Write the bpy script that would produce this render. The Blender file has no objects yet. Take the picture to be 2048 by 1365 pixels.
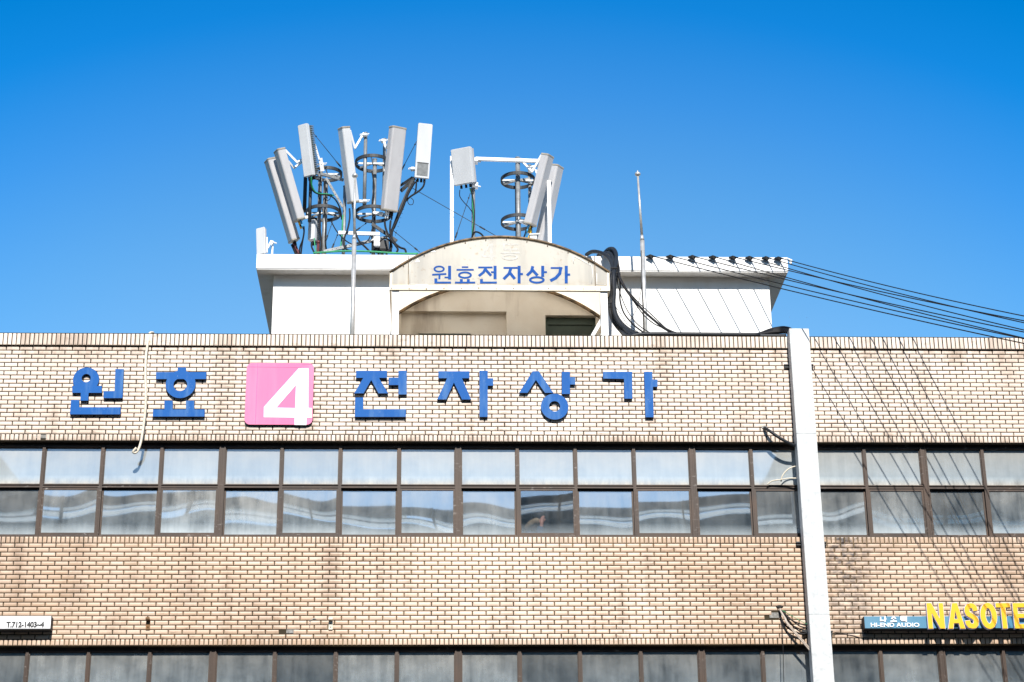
import bpy, bmesh, math, random
from mathutils import Vector, Matrix
from mathutils.geometry import tessellate_polygon
random.seed(7)
S = bpy.context.scene
COL = S.collection
R = math.radians

# ------------------------------------------------------------------ camera
F, CX, CY = 3900.0, 1024.0, 682.5
_t, _y, _r = R(21.933), R(2.475), R(.659)
_fw = Vector((math.sin(_y)*math.cos(_t), math.cos(_y)*math.cos(_t), math.sin(_t)))
_rt = Vector((math.cos(_y), -math.sin(_y), 0)); _dn = _fw.cross(_rt)
_c, _s = math.cos(_r), math.sin(_r)
AX, AY, AZ = _c*_rt+_s*_dn, -_s*_rt+_c*_dn, _fw
EYE = Vector((0, -27.9, 1.6))
cam = bpy.data.objects.new('camera', bpy.data.cameras.new('camera')); COL.objects.link(cam)
m3 = Matrix((AX, -AY, -AZ)).transposed()
cam.matrix_world = Matrix.Translation(EYE) @ m3.to_4x4()
cam.data.sensor_width = 36.0; cam.data.lens = F/2048*36.0
cam.data.clip_end = 4000; cam.data.clip_start = .1
S.camera = cam

def at(px, py, Y=0.0):
    """the world point at depth Y that the photograph shows at pixel (px, py)"""
    d = AX*((px-CX)/F)+AY*((py-CY)/F)+AZ
    return EYE+d*((Y-EYE.y)/d.y)

# ------------------------------------------------------------------ light
SX, SZ = -.05, .75                      # sunlight travels (SX, 1, -SZ)
sun = bpy.data.objects.new('sun', bpy.data.lights.new('sun', 'SUN')); COL.objects.link(sun)
sun.data.energy = 5.0; sun.data.angle = R(.5); sun.data.color = (1, .955, .88)
sun.rotation_euler = Vector((SX, 1, -SZ)).to_track_quat('-Z', 'Y').to_euler()
sun.location = (3, -60, 50)
W = bpy.data.worlds.new('World'); S.world = W; W.use_nodes = True
nt = W.node_tree; nt.nodes.clear()
sky = nt.nodes.new('ShaderNodeTexSky'); sky.sky_type = 'NISHITA'; sky.sun_disc = False
sky.sun_elevation = math.atan(SZ/math.hypot(1, SX)); sky.sun_rotation = R(180)-math.atan(.05)
sky.air_density = 1.0; sky.dust_density = .25; sky.ozone_density = 2.6; sky.altitude = 50
hs = nt.nodes.new('ShaderNodeHueSaturation'); hs.inputs['Saturation'].default_value = 1.25
# deeper blue overhead and away from the point opposite the sun, paler towards it
tc = nt.nodes.new('ShaderNodeTexCoord'); dot = nt.nodes.new('ShaderNodeVectorMath'); dot.operation = 'DOT_PRODUCT'
dot.inputs[1].default_value = Vector((.02, math.cos(R(14)), math.sin(R(14)))).normalized()
mr = nt.nodes.new('ShaderNodeMapRange'); mr.inputs[1].default_value = .50; mr.inputs[2].default_value = 1.0
rp = nt.nodes.new('ShaderNodeValToRGB'); es = rp.color_ramp.elements
es[0].color = (1.0, .98, .88, 1); es[1].color = (1.7, 1.35, 1.06, 1)
for p_, c_ in ((.45, (1.0, .98, .88, 1)), (.80, (.10, .84, 1.08, 1)), (.879, (.0, .86, 1.12, 1)), (.904, (.08, .93, 1.2, 1)), (.93, (.50, 1.05, 1.2, 1)), (.955, (.98, 1.19, 1.13, 1)), (.978, (1.4, 1.28, 1.09, 1))): es.new(p_).color = c_
sq = nt.nodes.new('ShaderNodeVectorMath'); sq.operation = 'MULTIPLY'; sq.inputs[1].default_value = (.6, 1, 1)
nz = nt.nodes.new('ShaderNodeVectorMath'); nz.operation = 'NORMALIZE'
nt.links.new(sq.outputs[0], nz.inputs[0])
mu = nt.nodes.new('ShaderNodeMix'); mu.data_type = 'RGBA'; mu.blend_type = 'MULTIPLY'; mu.inputs[0].default_value = 1
bg = nt.nodes.new('ShaderNodeBackground'); bg.inputs[1].default_value = .125
wo = nt.nodes.new('ShaderNodeOutputWorld')
for a, b in ((tc.outputs['Generated'], sq.inputs[0]), (nz.outputs[0], dot.inputs[0]), (dot.outputs['Value'], mr.inputs[0]), (mr.outputs[0], rp.inputs[0]), (sky.outputs[0], hs.inputs['Color']),
             (hs.outputs[0], mu.inputs[6]), (rp.outputs[0], mu.inputs[7]), (mu.outputs[2], bg.inputs[0]), (bg.outputs[0], wo.inputs[0])): nt.links.new(a, b)
S.view_settings.view_transform = 'Standard'; S.view_settings.look = 'None'
S.view_settings.exposure = .58; S.view_settings.gamma = 1.0; S.view_settings.use_curve_mapping = False

# ------------------------------------------------------------------ materials
class N:
    def __init__(s, name):
        s.m = bpy.data.materials.new(name); s.m.use_nodes = True
        s.t = s.m.node_tree; s.t.nodes.clear(); s.out = s.t.nodes.new('ShaderNodeOutputMaterial')
    def n(s, kind, **kw):
        nd = s.t.nodes.new('ShaderNode'+kind)
        for k, v in kw.items():
            if k in ('ins',):
                for a, b in v.items(): s.set(nd.inputs[a], b)
            else: setattr(nd, k, v)
        return nd
    def set(s, sock, v):
        if hasattr(v, 'is_linked') or isinstance(v, bpy.types.NodeSocket): s.t.links.new(v, sock)
        else:
            if sock.type == 'RGBA' and len(v) == 3: v = (*v, 1)
            sock.default_value = v
    def noise(s, vec, scale, detail=4, rough=.55, dist=0.0):
        return s.n('TexNoise', ins={'Vector': vec, 'Scale': scale, 'Detail': detail, 'Roughness': rough, 'Distortion': dist}).outputs[0]
    def scaled(s, vec, sc, off=(0, 0, 0)):
        return s.n('Mapping', ins={'Vector': vec, 'Scale': sc, 'Location': off}).outputs[0]
    def ramp(s, f, a, b, lo=0.0, hi=1.0):
        return s.n('MapRange', ins={0: f, 1: a, 2: b, 3: lo, 4: hi}).outputs[0]
    def mix(s, f, a, b, mode='MIX'):
        nd = s.n('Mix', data_type='RGBA', blend_type=mode)
        s.set(nd.inputs[0], f); s.set(nd.inputs[6], a); s.set(nd.inputs[7], b)
        return nd.outputs[2]
    def math(s, op, a, b=0.0, clamp=False):
        nd = s.n('Math', operation=op, use_clamp=clamp); s.set(nd.inputs[0], a); s.set(nd.inputs[1], b); return nd.outputs[0]
    def pos(s): return s.n('NewGeometry').outputs['Position']
    def obj(s): return s.n('TexCoord').outputs['Object']
    def principled(s, col, rough=.6, metal=0.0, spec=.4, bump=None, bdist=.004, bstr=.5):
        p = s.n('BsdfPrincipled'); s.set(p.inputs['Base Color'], col); s.set(p.inputs['Roughness'], rough)
        s.set(p.inputs['Metallic'], metal); s.set(p.inputs['Specular IOR Level'], spec)
        if bump is not None:
            b = s.n('Bump', ins={'Height': bump, 'Distance': bdist, 'Strength': bstr}); s.t.links.new(b.outputs[0], p.inputs['Normal'])
        s.t.links.new(p.outputs[0], s.out.inputs[0]); return p

def mottled(name, a, b, scale=6, rough=.6, metal=0.0, streak=False, lo=.35, hi=.7, bump=.002, spec=.4, fine=None):
    """a surface of colour a with patches or rain streaks of colour b"""
    k = N(name); p = k.pos()
    v = k.scaled(p, (1, 1, .12)) if streak else p
    f = k.ramp(k.noise(v, scale, 6, .6), lo, hi)
    c = k.mix(f, a, b)
    if fine: c = k.mix(k.ramp(k.noise(p, scale*9, 3), .45, .75, 0, fine), c, b)
    k.principled(c, rough, metal, spec, k.noise(p, scale*7, 4), bump, .5)
    return k.m

M = {}
M['white_wall'] = mottled('white_painted_wall', (.80, .79, .77), (.66, .64, .60), 2.2, .8, streak=True, lo=.5, hi=.85, bump=.004)
M['white_trim'] = mottled('white_painted_concrete', (.80, .79, .78), (.52, .49, .46), 3.5, .8, streak=True, lo=.55, hi=.9, bump=.004)
def mk_beige():
    k = N('stained_beige_plaster'); p = k.pos()
    c = k.mix(k.ramp(k.noise(p, 1.3, 5), .42, .75), (.88, .83, .75), (.76, .68, .58))
    c = k.mix(k.ramp(k.noise(k.scaled(p, (1, 1, .16)), 1.9, 6, .62), .54, .74, 0, .75), c, (.36, .29, .23))
    c = k.mix(k.ramp(k.noise(k.scaled(p, (1, 1, 3)), 4, 6, .7), .62, .74, 0, .5), c, (.45, .36, .27))
    k.principled(c, .85, 0, .3, k.noise(p, 9, 4), .006); return k.m
M['beige'] = mk_beige()
def mk_frame():
    k = N('worn_brown_aluminium'); p = k.pos()
    c = k.mix(k.ramp(k.noise(k.scaled(p, (1, 1, .12)), 5, 5, .6), .35, .7), (.046, .026, .016), (.026, .016, .012))
    c = k.mix(k.ramp(k.noise(p, 1.3, 3), .5, .7, 0, .5), c, (.08, .040, .02))
    w = k.math('MULTIPLY', k.ramp(k.noise(k.scaled(p, (1, 1, 3)), 11, 6, .75), .57, .70, 0, .8), k.ramp(k.noise(p, 1.7, 2), .45, .6))
    c = k.mix(w, c, (.30, .275, .26))
    k.principled(c, .5, .05, .35, k.noise(p, 30, 3), .0008); return k.m
M['brown_frame'] = mk_frame()
M['galv'] = mottled('galvanised_steel_grey', (.27, .28, .285), (.16, .165, .17), 14, .5, .35, bump=.0006)
M['dark_galv'] = mottled('dull_dark_steel', (.045, .048, .052), (.025, .026, .028), 12, .6, .4, bump=.0006)
M['radome'] = mottled('grey_fibreglass', (.47, .46, .47), (.40, .39, .40), 4, .5, streak=True, bump=.0003)
M['radome_white'] = mottled('white_fibreglass', (.60, .61, .63), (.52, .53, .55), 4, .45, streak=True, bump=.0003)
M['cap'] = mottled('tan_grey_plastic', (.36, .33, .28), (.26, .23, .19), 9, .6, bump=.0003)
M['white_metal'] = mottled('white_coated_steel', (.80, .80, .80), (.62, .60, .57), 7, .5, lo=.55, hi=.9, bump=.0004)
M['black'] = mottled('black_rubber', (.008, .008, .009), (.014, .014, .016), 9, .6, bump=.0004, spec=.15)
M['conduit'] = mottled('charcoal_plastic_conduit', (.012, .014, .018), (.022, .025, .03), 6, .5, bump=.0005, spec=.25)
M['wire'] = mottled('black_wire_jacket', (.008, .008, .010), (.014, .014, .016), 4, .6, bump=.0003, spec=.2)
M['green'] = mottled('green_cable_jacket', (.02, .30, .12), (.015, .2, .08), 9, .5)
M['rust'] = mottled('rusty_steel', (.24, .12, .045), (.07, .04, .02), 16, .8, lo=.35, hi=.65, bump=.002)
M['rim'] = mottled('stained_painted_rim', (.26, .17, .09), (.06, .045, .03), 9, .7, lo=.4, hi=.6, bump=.002)
M['hole_dark'] = mottled('dark_void', (.012, .012, .012), (.02, .018, .016), 9, .9)  # near-black colour stands for the darkness inside holes
M['old_pipe'] = mottled('yellowed_pipe', (.46, .39, .33), (.30, .25, .21), 9, .6)
M['hose'] = mottled('old_cream_hose', (.66, .60, .49), (.48, .42, .32), 7, .6, lo=.45, hi=.8, bump=.001)
M['steel'] = mottled('polished_steel_pole', (.60, .59, .58), (.40, .39, .37), 10, .35, .45, bump=.0002)
M['pink'] = mottled('pink_vinyl', (.68, .17, .32), (.74, .27, .41), 2.0, .6, streak=True, lo=.45, hi=.8, bump=.0004, spec=.12)
M['pink_line'] = mottled('deep_pink_seam', (.62, .09, .30), (.5, .07, .24), 4, .5)
M['vinyl_white'] = mottled('white_vinyl', (.82, .82, .83), (.72, .72, .74), 5, .45, bump=.0003)
M['yellow'] = mottled('yellow_acrylic', (.80, .41, .002), (.77, .395, .002), 4, .4, bump=.0002)
M['lilac'] = mottled('pale_letter_return', (.66, .64, .78), (.52, .50, .66), 5, .4)
M['sign_blue'] = mottled('sky_blue_sign_paint', (.055, .185, .30), (.13, .26, .36), 1.6, .55, streak=True, lo=.4, hi=.75, bump=.0004, spec=.15)
M['sign_dark'] = mottled('dark_sign_metal', (.02, .022, .026), (.03, .03, .03), 5, .6)
M['letter_blue'] = mottled('blue_sign_vinyl', (.003, .060, .27), (.01, .08, .32), 12, .6, lo=.4, hi=.7, bump=.0003, spec=.1)
M['ghost'] = mottled('pale_glue_residue', (.53, .512, .475), (.45, .435, .40), 24, .8, lo=.40, hi=.58)
M['door_green'] = mottled('dark_green_metal', (.055, .085, .065), (.035, .055, .045), 3, .5, bump=.001)
M['asphalt'] = mottled('asphalt', (.05, .05, .052), (.035, .035, .035), 3, .9, bump=.01, fine=.5)
M['paving'] = mottled('pavement_slabs', (.24, .23, .22), (.17, .165, .16), 2, .85, bump=.005)
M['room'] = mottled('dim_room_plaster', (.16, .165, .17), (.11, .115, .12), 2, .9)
M['curtain'] = mottled('pale_curtain', (.62, .63, .62), (.48, .49, .49), 5, .9, streak=True)
M['far_wall'] = mottled('dark_grey_cladding', (.12, .13, .14), (.085, .09, .095), 1.0, .7)
M['skin'] = mottled('skin', (.62, .30, .22), (.55, .25, .18), 30, .5)
M['jacket'] = mottled('navy_padded_cloth', (.03, .055, .11), (.045, .075, .14), 12, .8)
M['fur'] = mottled('tan_fur', (.50, .38, .25), (.30, .21, .13), 60, .95)
M['cabinet_blue'] = mottled('dark_blue_cabinet', (.03, .07, .13), (.02, .05, .1), 4, .5)
M['hair'] = mottled('black_hair', (.010, .010, .012), (.02, .018, .018), 60, .5)
M['patch'] = mottled('grey_mortar_patch', (.30, .29, .27), (.10, .095, .09), 26, .95, bump=.006)
M['blue_tape'] = mottled('blue_jacket_cable', (.03, .25, .5), (.02, .18, .4), 9, .4)
M['yellow_tape'] = mottled('yellow_tape', (.75, .45, .02), (.6, .35, .02), 9, .4)
M['red_tape'] = mottled('maroon_cable', (.12, .03, .035), (.08, .02, .02), 9, .5)

def mk_bigblue():
    k = N('weathered_blue_enamel'); p = k.pos()
    f = k.ramp(k.noise(k.scaled(p, (1, 1, .16)), 6.5, 5, .6), .50, .74, 0, .9)
    c = k.mix(k.noise(p, 1.1, 2), (.003, .075, .29), (.008, .10, .345))
    c = k.mix(f, c, (.07, .17, .36))
    c = k.mix(k.ramp(k.noise(p, 40, 3), .66, .8, 0, .5), c, (.3, .36, .45))
    k.principled(c, .55, 0, .12, k.noise(p, 30, 3), .0005); return k.m
M['big_blue'] = mk_bigblue()
M['letter_side_shade'] = mottled('shaded_letter_side', (.022, .028, .05), (.05, .035, .025), 9, .6, lo=.45, hi=.75)  # near-black and brown: shade of the letter undersides put into the colour

def mk_duct():
    k = N('spangled_galvanised_sheet'); p = k.pos()
    vo = k.n('TexVoronoi', ins={'Vector': p, 'Scale': 26.0})
    f = k.math('MULTIPLY', k.n('SeparateColor', ins={0: vo.outputs['Color']}).outputs[0], .55)
    f2 = k.ramp(k.noise(p, 11, 6, .65), .42, .68)
    c = k.mix(f, (.54, .555, .56), (.45, .465, .475)); c = k.mix(k.math('MULTIPLY', f2, .65), c, (.34, .355, .37))
    c = k.mix(k.ramp(k.noise(k.scaled(p, (1, 1, .1)), 7, 4), .6, .85, 0, .4), c, (.56, .57, .57))
    k.principled(c, .6, .08, .25, k.noise(p, 24, 3), .001); return k.m
M['duct'] = mk_duct()

def mk_canopy():
    k = N('weathered_cream_panel'); p = k.pos()
    c = k.mix(k.ramp(k.noise(p, .9, 4), .35, .7), (.68, .65, .595), (.58, .555, .505))
    st = k.ramp(k.noise(k.scaled(p, (1, 1, .10)), 3.4, 5, .6), .52, .74, 0, .8)
    c = k.mix(st, c, (.36, .355, .345))
    # brown rainwash near the bottom rail (where water sits)
    z = k.n('SeparateXYZ', ins={0: p}).outputs[2]
    lowf = k.math('MULTIPLY', k.ramp(z, 14.10, 13.95, 0, 1), k.ramp(k.noise(p, 5, 4), .4, .65, 0, .7))
    c = k.mix(lowf, c, (.46, .34, .20))
    c = k.mix(k.math('MULTIPLY', k.ramp(k.noise(p, 18, 5), .56, .70, 0, .8), k.ramp(k.noise(p, 2.2, 3), .48, .62)), c, (.32, .2, .10))
    pr = k.principled(c, .55, 0, .4, k.noise(p, 3, 3), .004)
    tl = k.n('BsdfTranslucent', ins={'Color': (.80, .76, .66)})
    mx = k.n('MixShader', ins={0: .38, 1: pr.outputs[0], 2: tl.outputs[0]}); k.t.links.new(mx.outputs[0], k.out.inputs[0])
    return k.m
M['canopy'] = mk_canopy()
def mk_vault():
    k = N('translucent_cream_sheet'); p = k.pos()
    c = k.mix(k.ramp(k.noise(p, 2, 4), .4, .7), (.74, .68, .58), (.62, .54, .42))
    pr = k.principled(c, .6, 0, .3, k.noise(p, 4, 3), .003)
    tl = k.n('BsdfTranslucent', ins={'Color': (.92, .82, .68)})
    mx = k.n('MixShader', ins={0: .85, 1: pr.outputs[0], 2: tl.outputs[0]}); k.t.links.new(mx.outputs[0], k.out.inputs[0])
    return k.m
M['vault'] = mk_vault()
M['canopy_trim'] = mottled('rust_stained_cream_trim', (.74, .67, .54), (.34, .20, .09), 7, .6, lo=.55, hi=.8, bump=.001)
def mk_frost():
    k = N('frosted_balcony_panel'); d = k.n('BsdfDiffuse', ins={'Color': (.85, .87, .88)}); t = k.n('BsdfTranslucent', ins={'Color': (.9, .92, .93)})
    m = k.n('MixShader', ins={0: .6, 1: d.outputs[0], 2: t.outputs[0]}); k.t.links.new(m.outputs[0], k.out.inputs[0]); return k.m
M['frosted'] = mk_frost()
M['bead'] = mottled('white_sealant', (.85, .85, .84), (.7, .68, .62), 14, .6)

def mk_tile(upper):
    k = N('glazed_wall_tile'+('_upper' if upper else ''))
    p = k.pos(); a = k.n('Attribute', attribute_name='tile', attribute_type='GEOMETRY').outputs['Fac']
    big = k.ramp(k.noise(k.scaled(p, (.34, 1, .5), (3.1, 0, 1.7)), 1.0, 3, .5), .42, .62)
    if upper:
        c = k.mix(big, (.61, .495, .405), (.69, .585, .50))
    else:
        # a paler patch in the middle of the wall, tan tiles to the sides
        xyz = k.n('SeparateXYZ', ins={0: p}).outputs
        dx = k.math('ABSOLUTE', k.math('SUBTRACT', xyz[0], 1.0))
        pale_mid = k.ramp(k.math('ADD', dx, k.math('MULTIPLY', k.noise(p, .55, 3), 2.6)), 4.0, 1.2, 0, 1)
        c = k.mix(k.math('ADD', k.math('MULTIPLY', pale_mid, .75), k.math('MULTIPLY', big, .3), True), (.43, .292, .194), (.67, .535, .425))
    c = k.mix(k.math('MULTIPLY', a, .16), c, k.mix(a, (.50, .36, .27), (.72, .64, .58)))
    # grime runs: tall thin stains and smudges in patches
    st = k.ramp(k.noise(k.scaled(p, (1, 1, .14)), 2.4, 6, .65), .46, .72, 0, .92)
    pat = k.ramp(k.noise(p, .8, 2), .38, .58)
    c = k.mix(k.math('MULTIPLY', st, pat), c, (.21, .135, .085))
    sm = k.ramp(k.noise(k.scaled(p, (1, 1, 2.2)), 6, 6, .72), .54, .72, 0, .85)
    pat2 = k.ramp(k.noise(k.scaled(p, (1, 1, 1), (5, 0, 3)), 1.1, 3), .44, .62)
    c = k.mix(k.math('MULTIPLY', sm, pat2), c, (.17, .105, .065))
    if upper:      # splash grime under the coping and along the bottom course
        z_ = k.n('SeparateXYZ', ins={0: p}).outputs[2]
        ed_ = k.math('ADD', k.math('MULTIPLY', k.ramp(z_, 12.45, 12.70), k.math('LESS_THAN', z_, 12.722)), k.ramp(z_, 11.36, 11.22), True)
        c = k.mix(k.math('MULTIPLY', ed_, k.ramp(k.noise(k.scaled(p, (1, 1, .6)), 5, 5, .7), .42, .66, 0, .8)), c, (.20, .125, .07))
    if not upper:      # the sooty run to the right of the steel duct
        xyz = k.n('SeparateXYZ', ins={0: p}).outputs
        d = k.math('ABSOLUTE', k.math('SUBTRACT', xyz[0], 6.14))
        g = k.math('MULTIPLY', k.ramp(d, .55, .1, 0, 1), k.ramp(xyz[2], 8.0, 9.4, .45, 1))
        g = k.math('MULTIPLY', g, k.ramp(k.noise(k.scaled(p, (1, 1, 1.6)), 6.5, 5, .65), .40, .60))
        c = k.mix(g, c, (.05, .035, .03))
    k.principled(c, .42, 0, .45, k.noise(p, 60, 3), .0006); return k.m
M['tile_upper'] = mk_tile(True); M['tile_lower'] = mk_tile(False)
M['mortar'] = mottled('dark_mortar', (.018, .014, .010), (.05, .036, .02), 3, .95, lo=.4, hi=.65, bump=.003)
M['mortar_pale'] = mottled('olive_mortar', (.035, .026, .014), (.12, .085, .045), .9, .95, lo=.45, hi=.62, bump=.003)

def mk_glass(name, dust_lo, dust_hi, refl=.36, tint=(.55, .6, .62), vary=.3, edge=.35, grimy=False):
    k = N(name); p = k.pos(); o = k.obj(); rnd = k.n('ObjectInfo').outputs['Random']
    shift = k.n('CombineXYZ', ins={0: k.math('MULTIPLY', rnd, 37.0), 1: 0.0, 2: k.math('MULTIPLY', rnd, 19.0)}).outputs[0]
    q = k.n('VectorMath', operation='ADD', ins={0: o, 1: shift}).outputs[0]
    wav = k.noise(k.scaled(q, (1.0, 1, .8)), 1.15, 0, .4)
    bump = k.n('Bump', ins={'Height': wav, 'Distance': .0050, 'Strength': 1.0}).outputs[0]
    gl = k.n('BsdfGlossy', ins={'Color': (.93, .96, 1.0), 'Roughness': .018, 'Normal': bump})
    tr = k.n('BsdfTransparent', ins={'Color': tint})
    lw = k.n('LayerWeight', ins={'Blend': .35}).outputs['Facing']
    base = k.n('MixShader', ins={0: k.math('ADD', k.math('MULTIPLY', lw, .15), refl, True), 1: tr.outputs[0], 2: gl.outputs[0]})
    st = k.noise(k.scaled(q, (1, 1, .10)), 9, 5, .6)
    bl = k.noise(q, 2.2, 5, .6); sp = k.noise(q, 70, 2, .5)
    z = k.n('SeparateXYZ', ins={0: o}).outputs[2]
    d = k.math('ADD', k.math('MULTIPLY', st, .38), k.math('MULTIPLY', bl, .62))
    d = k.ramp(d, .36, .62, dust_lo, dust_hi)
    d = k.math('MULTIPLY', d, k.ramp(rnd, 0, 1, 1-vary, 1+vary))
    low = k.ramp(z, .16, .0, 0, edge)
    if grimy: low = k.math('MULTIPLY', low, k.ramp(k.noise(k.scaled(q, (1, 1, .4)), 7, 5, .65), .3, .62))
    d = k.math('ADD', d, low)
    d = k.math('ADD', d, k.ramp(sp, .68, .8, 0, .10), True)
    dc = k.mix(k.ramp(k.math('ADD', z, k.math('MULTIPLY', bl, .3)), .30, .68), (.53, .595, .635), (.56, .56, .54))
    dc = k.mix(k.math('MULTIPLY', k.ramp(z, .13, .0, 0, 1), .8 if grimy else .25), dc, (.42, .36, .28) if grimy else (.6, .63, .63))
    df = k.n('BsdfDiffuse', ins={'Color': dc})
    m = k.n('MixShader', ins={0: d, 1: base.outputs[0], 2: df.outputs[0]})
    k.t.links.new(m.outputs[0], k.out.inputs[0]); return k.m
M['glass_top'] = mk_glass('dusty_transom_glass', .36, .50, .34, vary=.15, edge=.6, grimy=True)
M['glass_low'] = mk_glass('streaked_window_glass', .08, .27, .44, vary=.8, edge=.32)
M['glass_clear'] = mk_glass('wiped_window_glass', .0, .05, .24, (.92, .94, .96), edge=.16)
M['glass_dim'] = mk_glass('dim_dusty_glass', .09, .27, .34, vary=.5, edge=.2)

# ------------------------------------------------------------------ mesh building
ORG = {}
class MB:
    def __init__(s, smooth=False):
        s.b = bmesh.new(); s.sm = smooth; s.mi = 0; s.tile = []
    def face(s, pts, smooth=None):
        vs = [s.b.verts.new(p) for p in pts]; f = s.b.faces.new(vs); f.material_index = s.mi
        f.smooth = s.sm if smooth is None else smooth; return f
    def box(s, lo, hi):
        x0, y0, z0 = lo; x1, y1, z1 = hi
        v = [s.b.verts.new(p) for p in ((x0,y0,z0),(x1,y0,z0),(x1,y1,z0),(x0,y1,z0),(x0,y0,z1),(x1,y0,z1),(x1,y1,z1),(x0,y1,z1))]
        for q in ((0,1,2,3),(4,7,6,5),(0,4,5,1),(1,5,6,2),(2,6,7,3),(3,7,4,0)):
            f = s.b.faces.new([v[i] for i in q]); f.material_index = s.mi
        return s
    def loft(s, rings, cap=True, smooth=None, closed=False):
        sm = s.sm if smooth is None else smooth
        rv = [[s.b.verts.new(p) for p in r] for r in rings]; n = len(rings[0])
        prs = list(zip(rv, rv[1:]))+([(rv[-1], rv[0])] if closed else [])
        for a, c in prs:
            for i in range(n):
                f = s.b.faces.new((a[i], a[(i+1) % n], c[(i+1) % n], c[i])); f.smooth = sm; f.material_index = s.mi
        if cap and not closed:
            for r in (rv[0], rv[-1]):
                f = s.b.faces.new(r); f.material_index = s.mi
        return s
    def bar(s, a, b, w, h=None, up=Vector((0, -1, 0))):
        a, b = Vector(a), Vector(b); h = h or w; d = (b-a).normalized()
        u = d.cross(up)
        if u.length < .01: u = d.cross(Vector((1, 0, 0)))
        u.normalize(); v = u.cross(d)
        c = [(-w/2, -h/2), (w/2, -h/2), (w/2, h/2), (-w/2, h/2)]
        return s.loft([[p+u*x+v*y for x, y in c] for p in (a, b)], smooth=False)
    def tube(s, pts, r, n=8, fine=0, r2=None):
        pts = [Vector(p) for p in pts]
        if fine: pts = crom(pts, fine)
        rings = []; prev = None
        for i, p in enumerate(pts):
            d = (pts[min(i+1, len(pts)-1)]-pts[max(i-1, 0)]).normalized()
            if prev is None:
                u = d.cross(Vector((0, 0, 1)))
                if u.length < .05: u = d.cross(Vector((0, 1, 0)))
            else: u = prev-d*prev.dot(d)
            u.normalize(); prev = u; v = d.cross(u)
            k = i/max(1, len(pts)-1); rr = r if r2 is None else r+(r2-r)*k
            rings.append([p+u*(rr*math.cos(2*math.pi*j/n))+v*(rr*math.sin(2*math.pi*j/n)) for j in range(n)])
        return s.loft(rings, smooth=True)
    def ball(s, c, r, sc=(1, 1, 1), seg=12):
        mt = Matrix.Translation(c) @ Matrix.Diagonal((r*sc[0], r*sc[1], r*sc[2], 1))
        g = bmesh.ops.create_uvsphere(s.b, u_segments=seg, v_segments=seg*2//3, radius=1, matrix=mt)
        for f in {f for v in g['verts'] for f in v.link_faces}: f.smooth = True; f.material_index = s.mi
        return s
    def prism(s, outer, holes, y0, y1, side=None):
        """flat shape in the x-z plane, front at y0, back at y1"""
        loops = [outer]+list(holes); flat = [Vector((p[0], p[1], 0)) for l in loops for p in l]
        tris = tessellate_polygon([[Vector((p[0], p[1], 0)) for p in l] for l in loops])
        fr = [s.b.verts.new((p.x, y0, p.y)) for p in flat]; bk = [s.b.verts.new((p.x, y1, p.y)) for p in flat]
        for t in tris:
            for vs in (fr, bk):
                try: f = s.b.faces.new([vs[i] for i in t]); f.material_index = s.mi
                except ValueError: pass
        o = 0
        for l in loops:
            n = len(l)
            for i in range(n):
                f = s.b.faces.new((fr[o+i], fr[o+(i+1) % n], bk[o+(i+1) % n], bk[o+i]))
                f.material_index = s.mi if side is None else side
            o += n
        return s
    def stroke(s, pts, w, y0, y1, closed=False, grow=0.0, side=None):
        """a brush stroke of width w along pts (x, z)"""
        P = [Vector(p) for p in pts]; n = len(P); w = w+2*grow
        if not closed and grow:
            P[0] = P[0]+(P[0]-P[1]).normalized()*grow; P[-1] = P[-1]+(P[-1]-P[-2]).normalized()*grow
        L, Q = [], []
        for i in range(n):
            a = P[i-1] if (i or closed) else None; c = P[(i+1) % n] if (i < n-1 or closed) else None
            d0 = (P[i]-a).normalized() if a is not None else (c-P[i]).normalized()
            d1 = (c-P[i]).normalized() if c is not None else d0
            n0 = Vector((-d0.y, d0.x)); n1 = Vector((-d1.y, d1.x)); m = (n0+n1)
            if m.length < .1: m = n0
            m.normalize(); k = w/2/max(.5, m.dot(n0))
            L.append(P[i]+m*k); Q.append(P[i]-m*k)
        if closed: return s.prism(L, [Q], y0, y1, side) if area(L) > area(Q) else s.prism(Q, [L], y0, y1, side)
        return s.prism(L+Q[::-1], [], y0, y1, side)
    def build(s, name, mats, parent=None, base=None):
        bmesh.ops.recalc_face_normals(s.b, faces=s.b.faces)
        me = bpy.data.meshes.new(name)
        if parent is not None: org = ORG[parent.name]
        elif base is not None: org = Vector(base)
        else:
            co = [v.co for v in s.b.verts]
            lo = Vector([min(c[i] for c in co) for i in range(3)]); hi = Vector([max(c[i] for c in co) for i in range(3)])
            org = Vector(((lo.x+hi.x)/2, (lo.y+hi.y)/2, lo.z))
        own = org if base is None else Vector(base)
        for v in s.b.verts: v.co -= own
        s.b.to_mesh(me); s.b.free()
        for m in (mats if isinstance(mats, (list, tuple)) else [mats]): me.materials.append(M[m])
        o = bpy.data.objects.new(name, me); COL.objects.link(o)
        o.location = own-ORG[parent.name] if parent is not None else own
        if parent is not None: o.parent = parent
        ORG[o.name] = own
        return o

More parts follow.
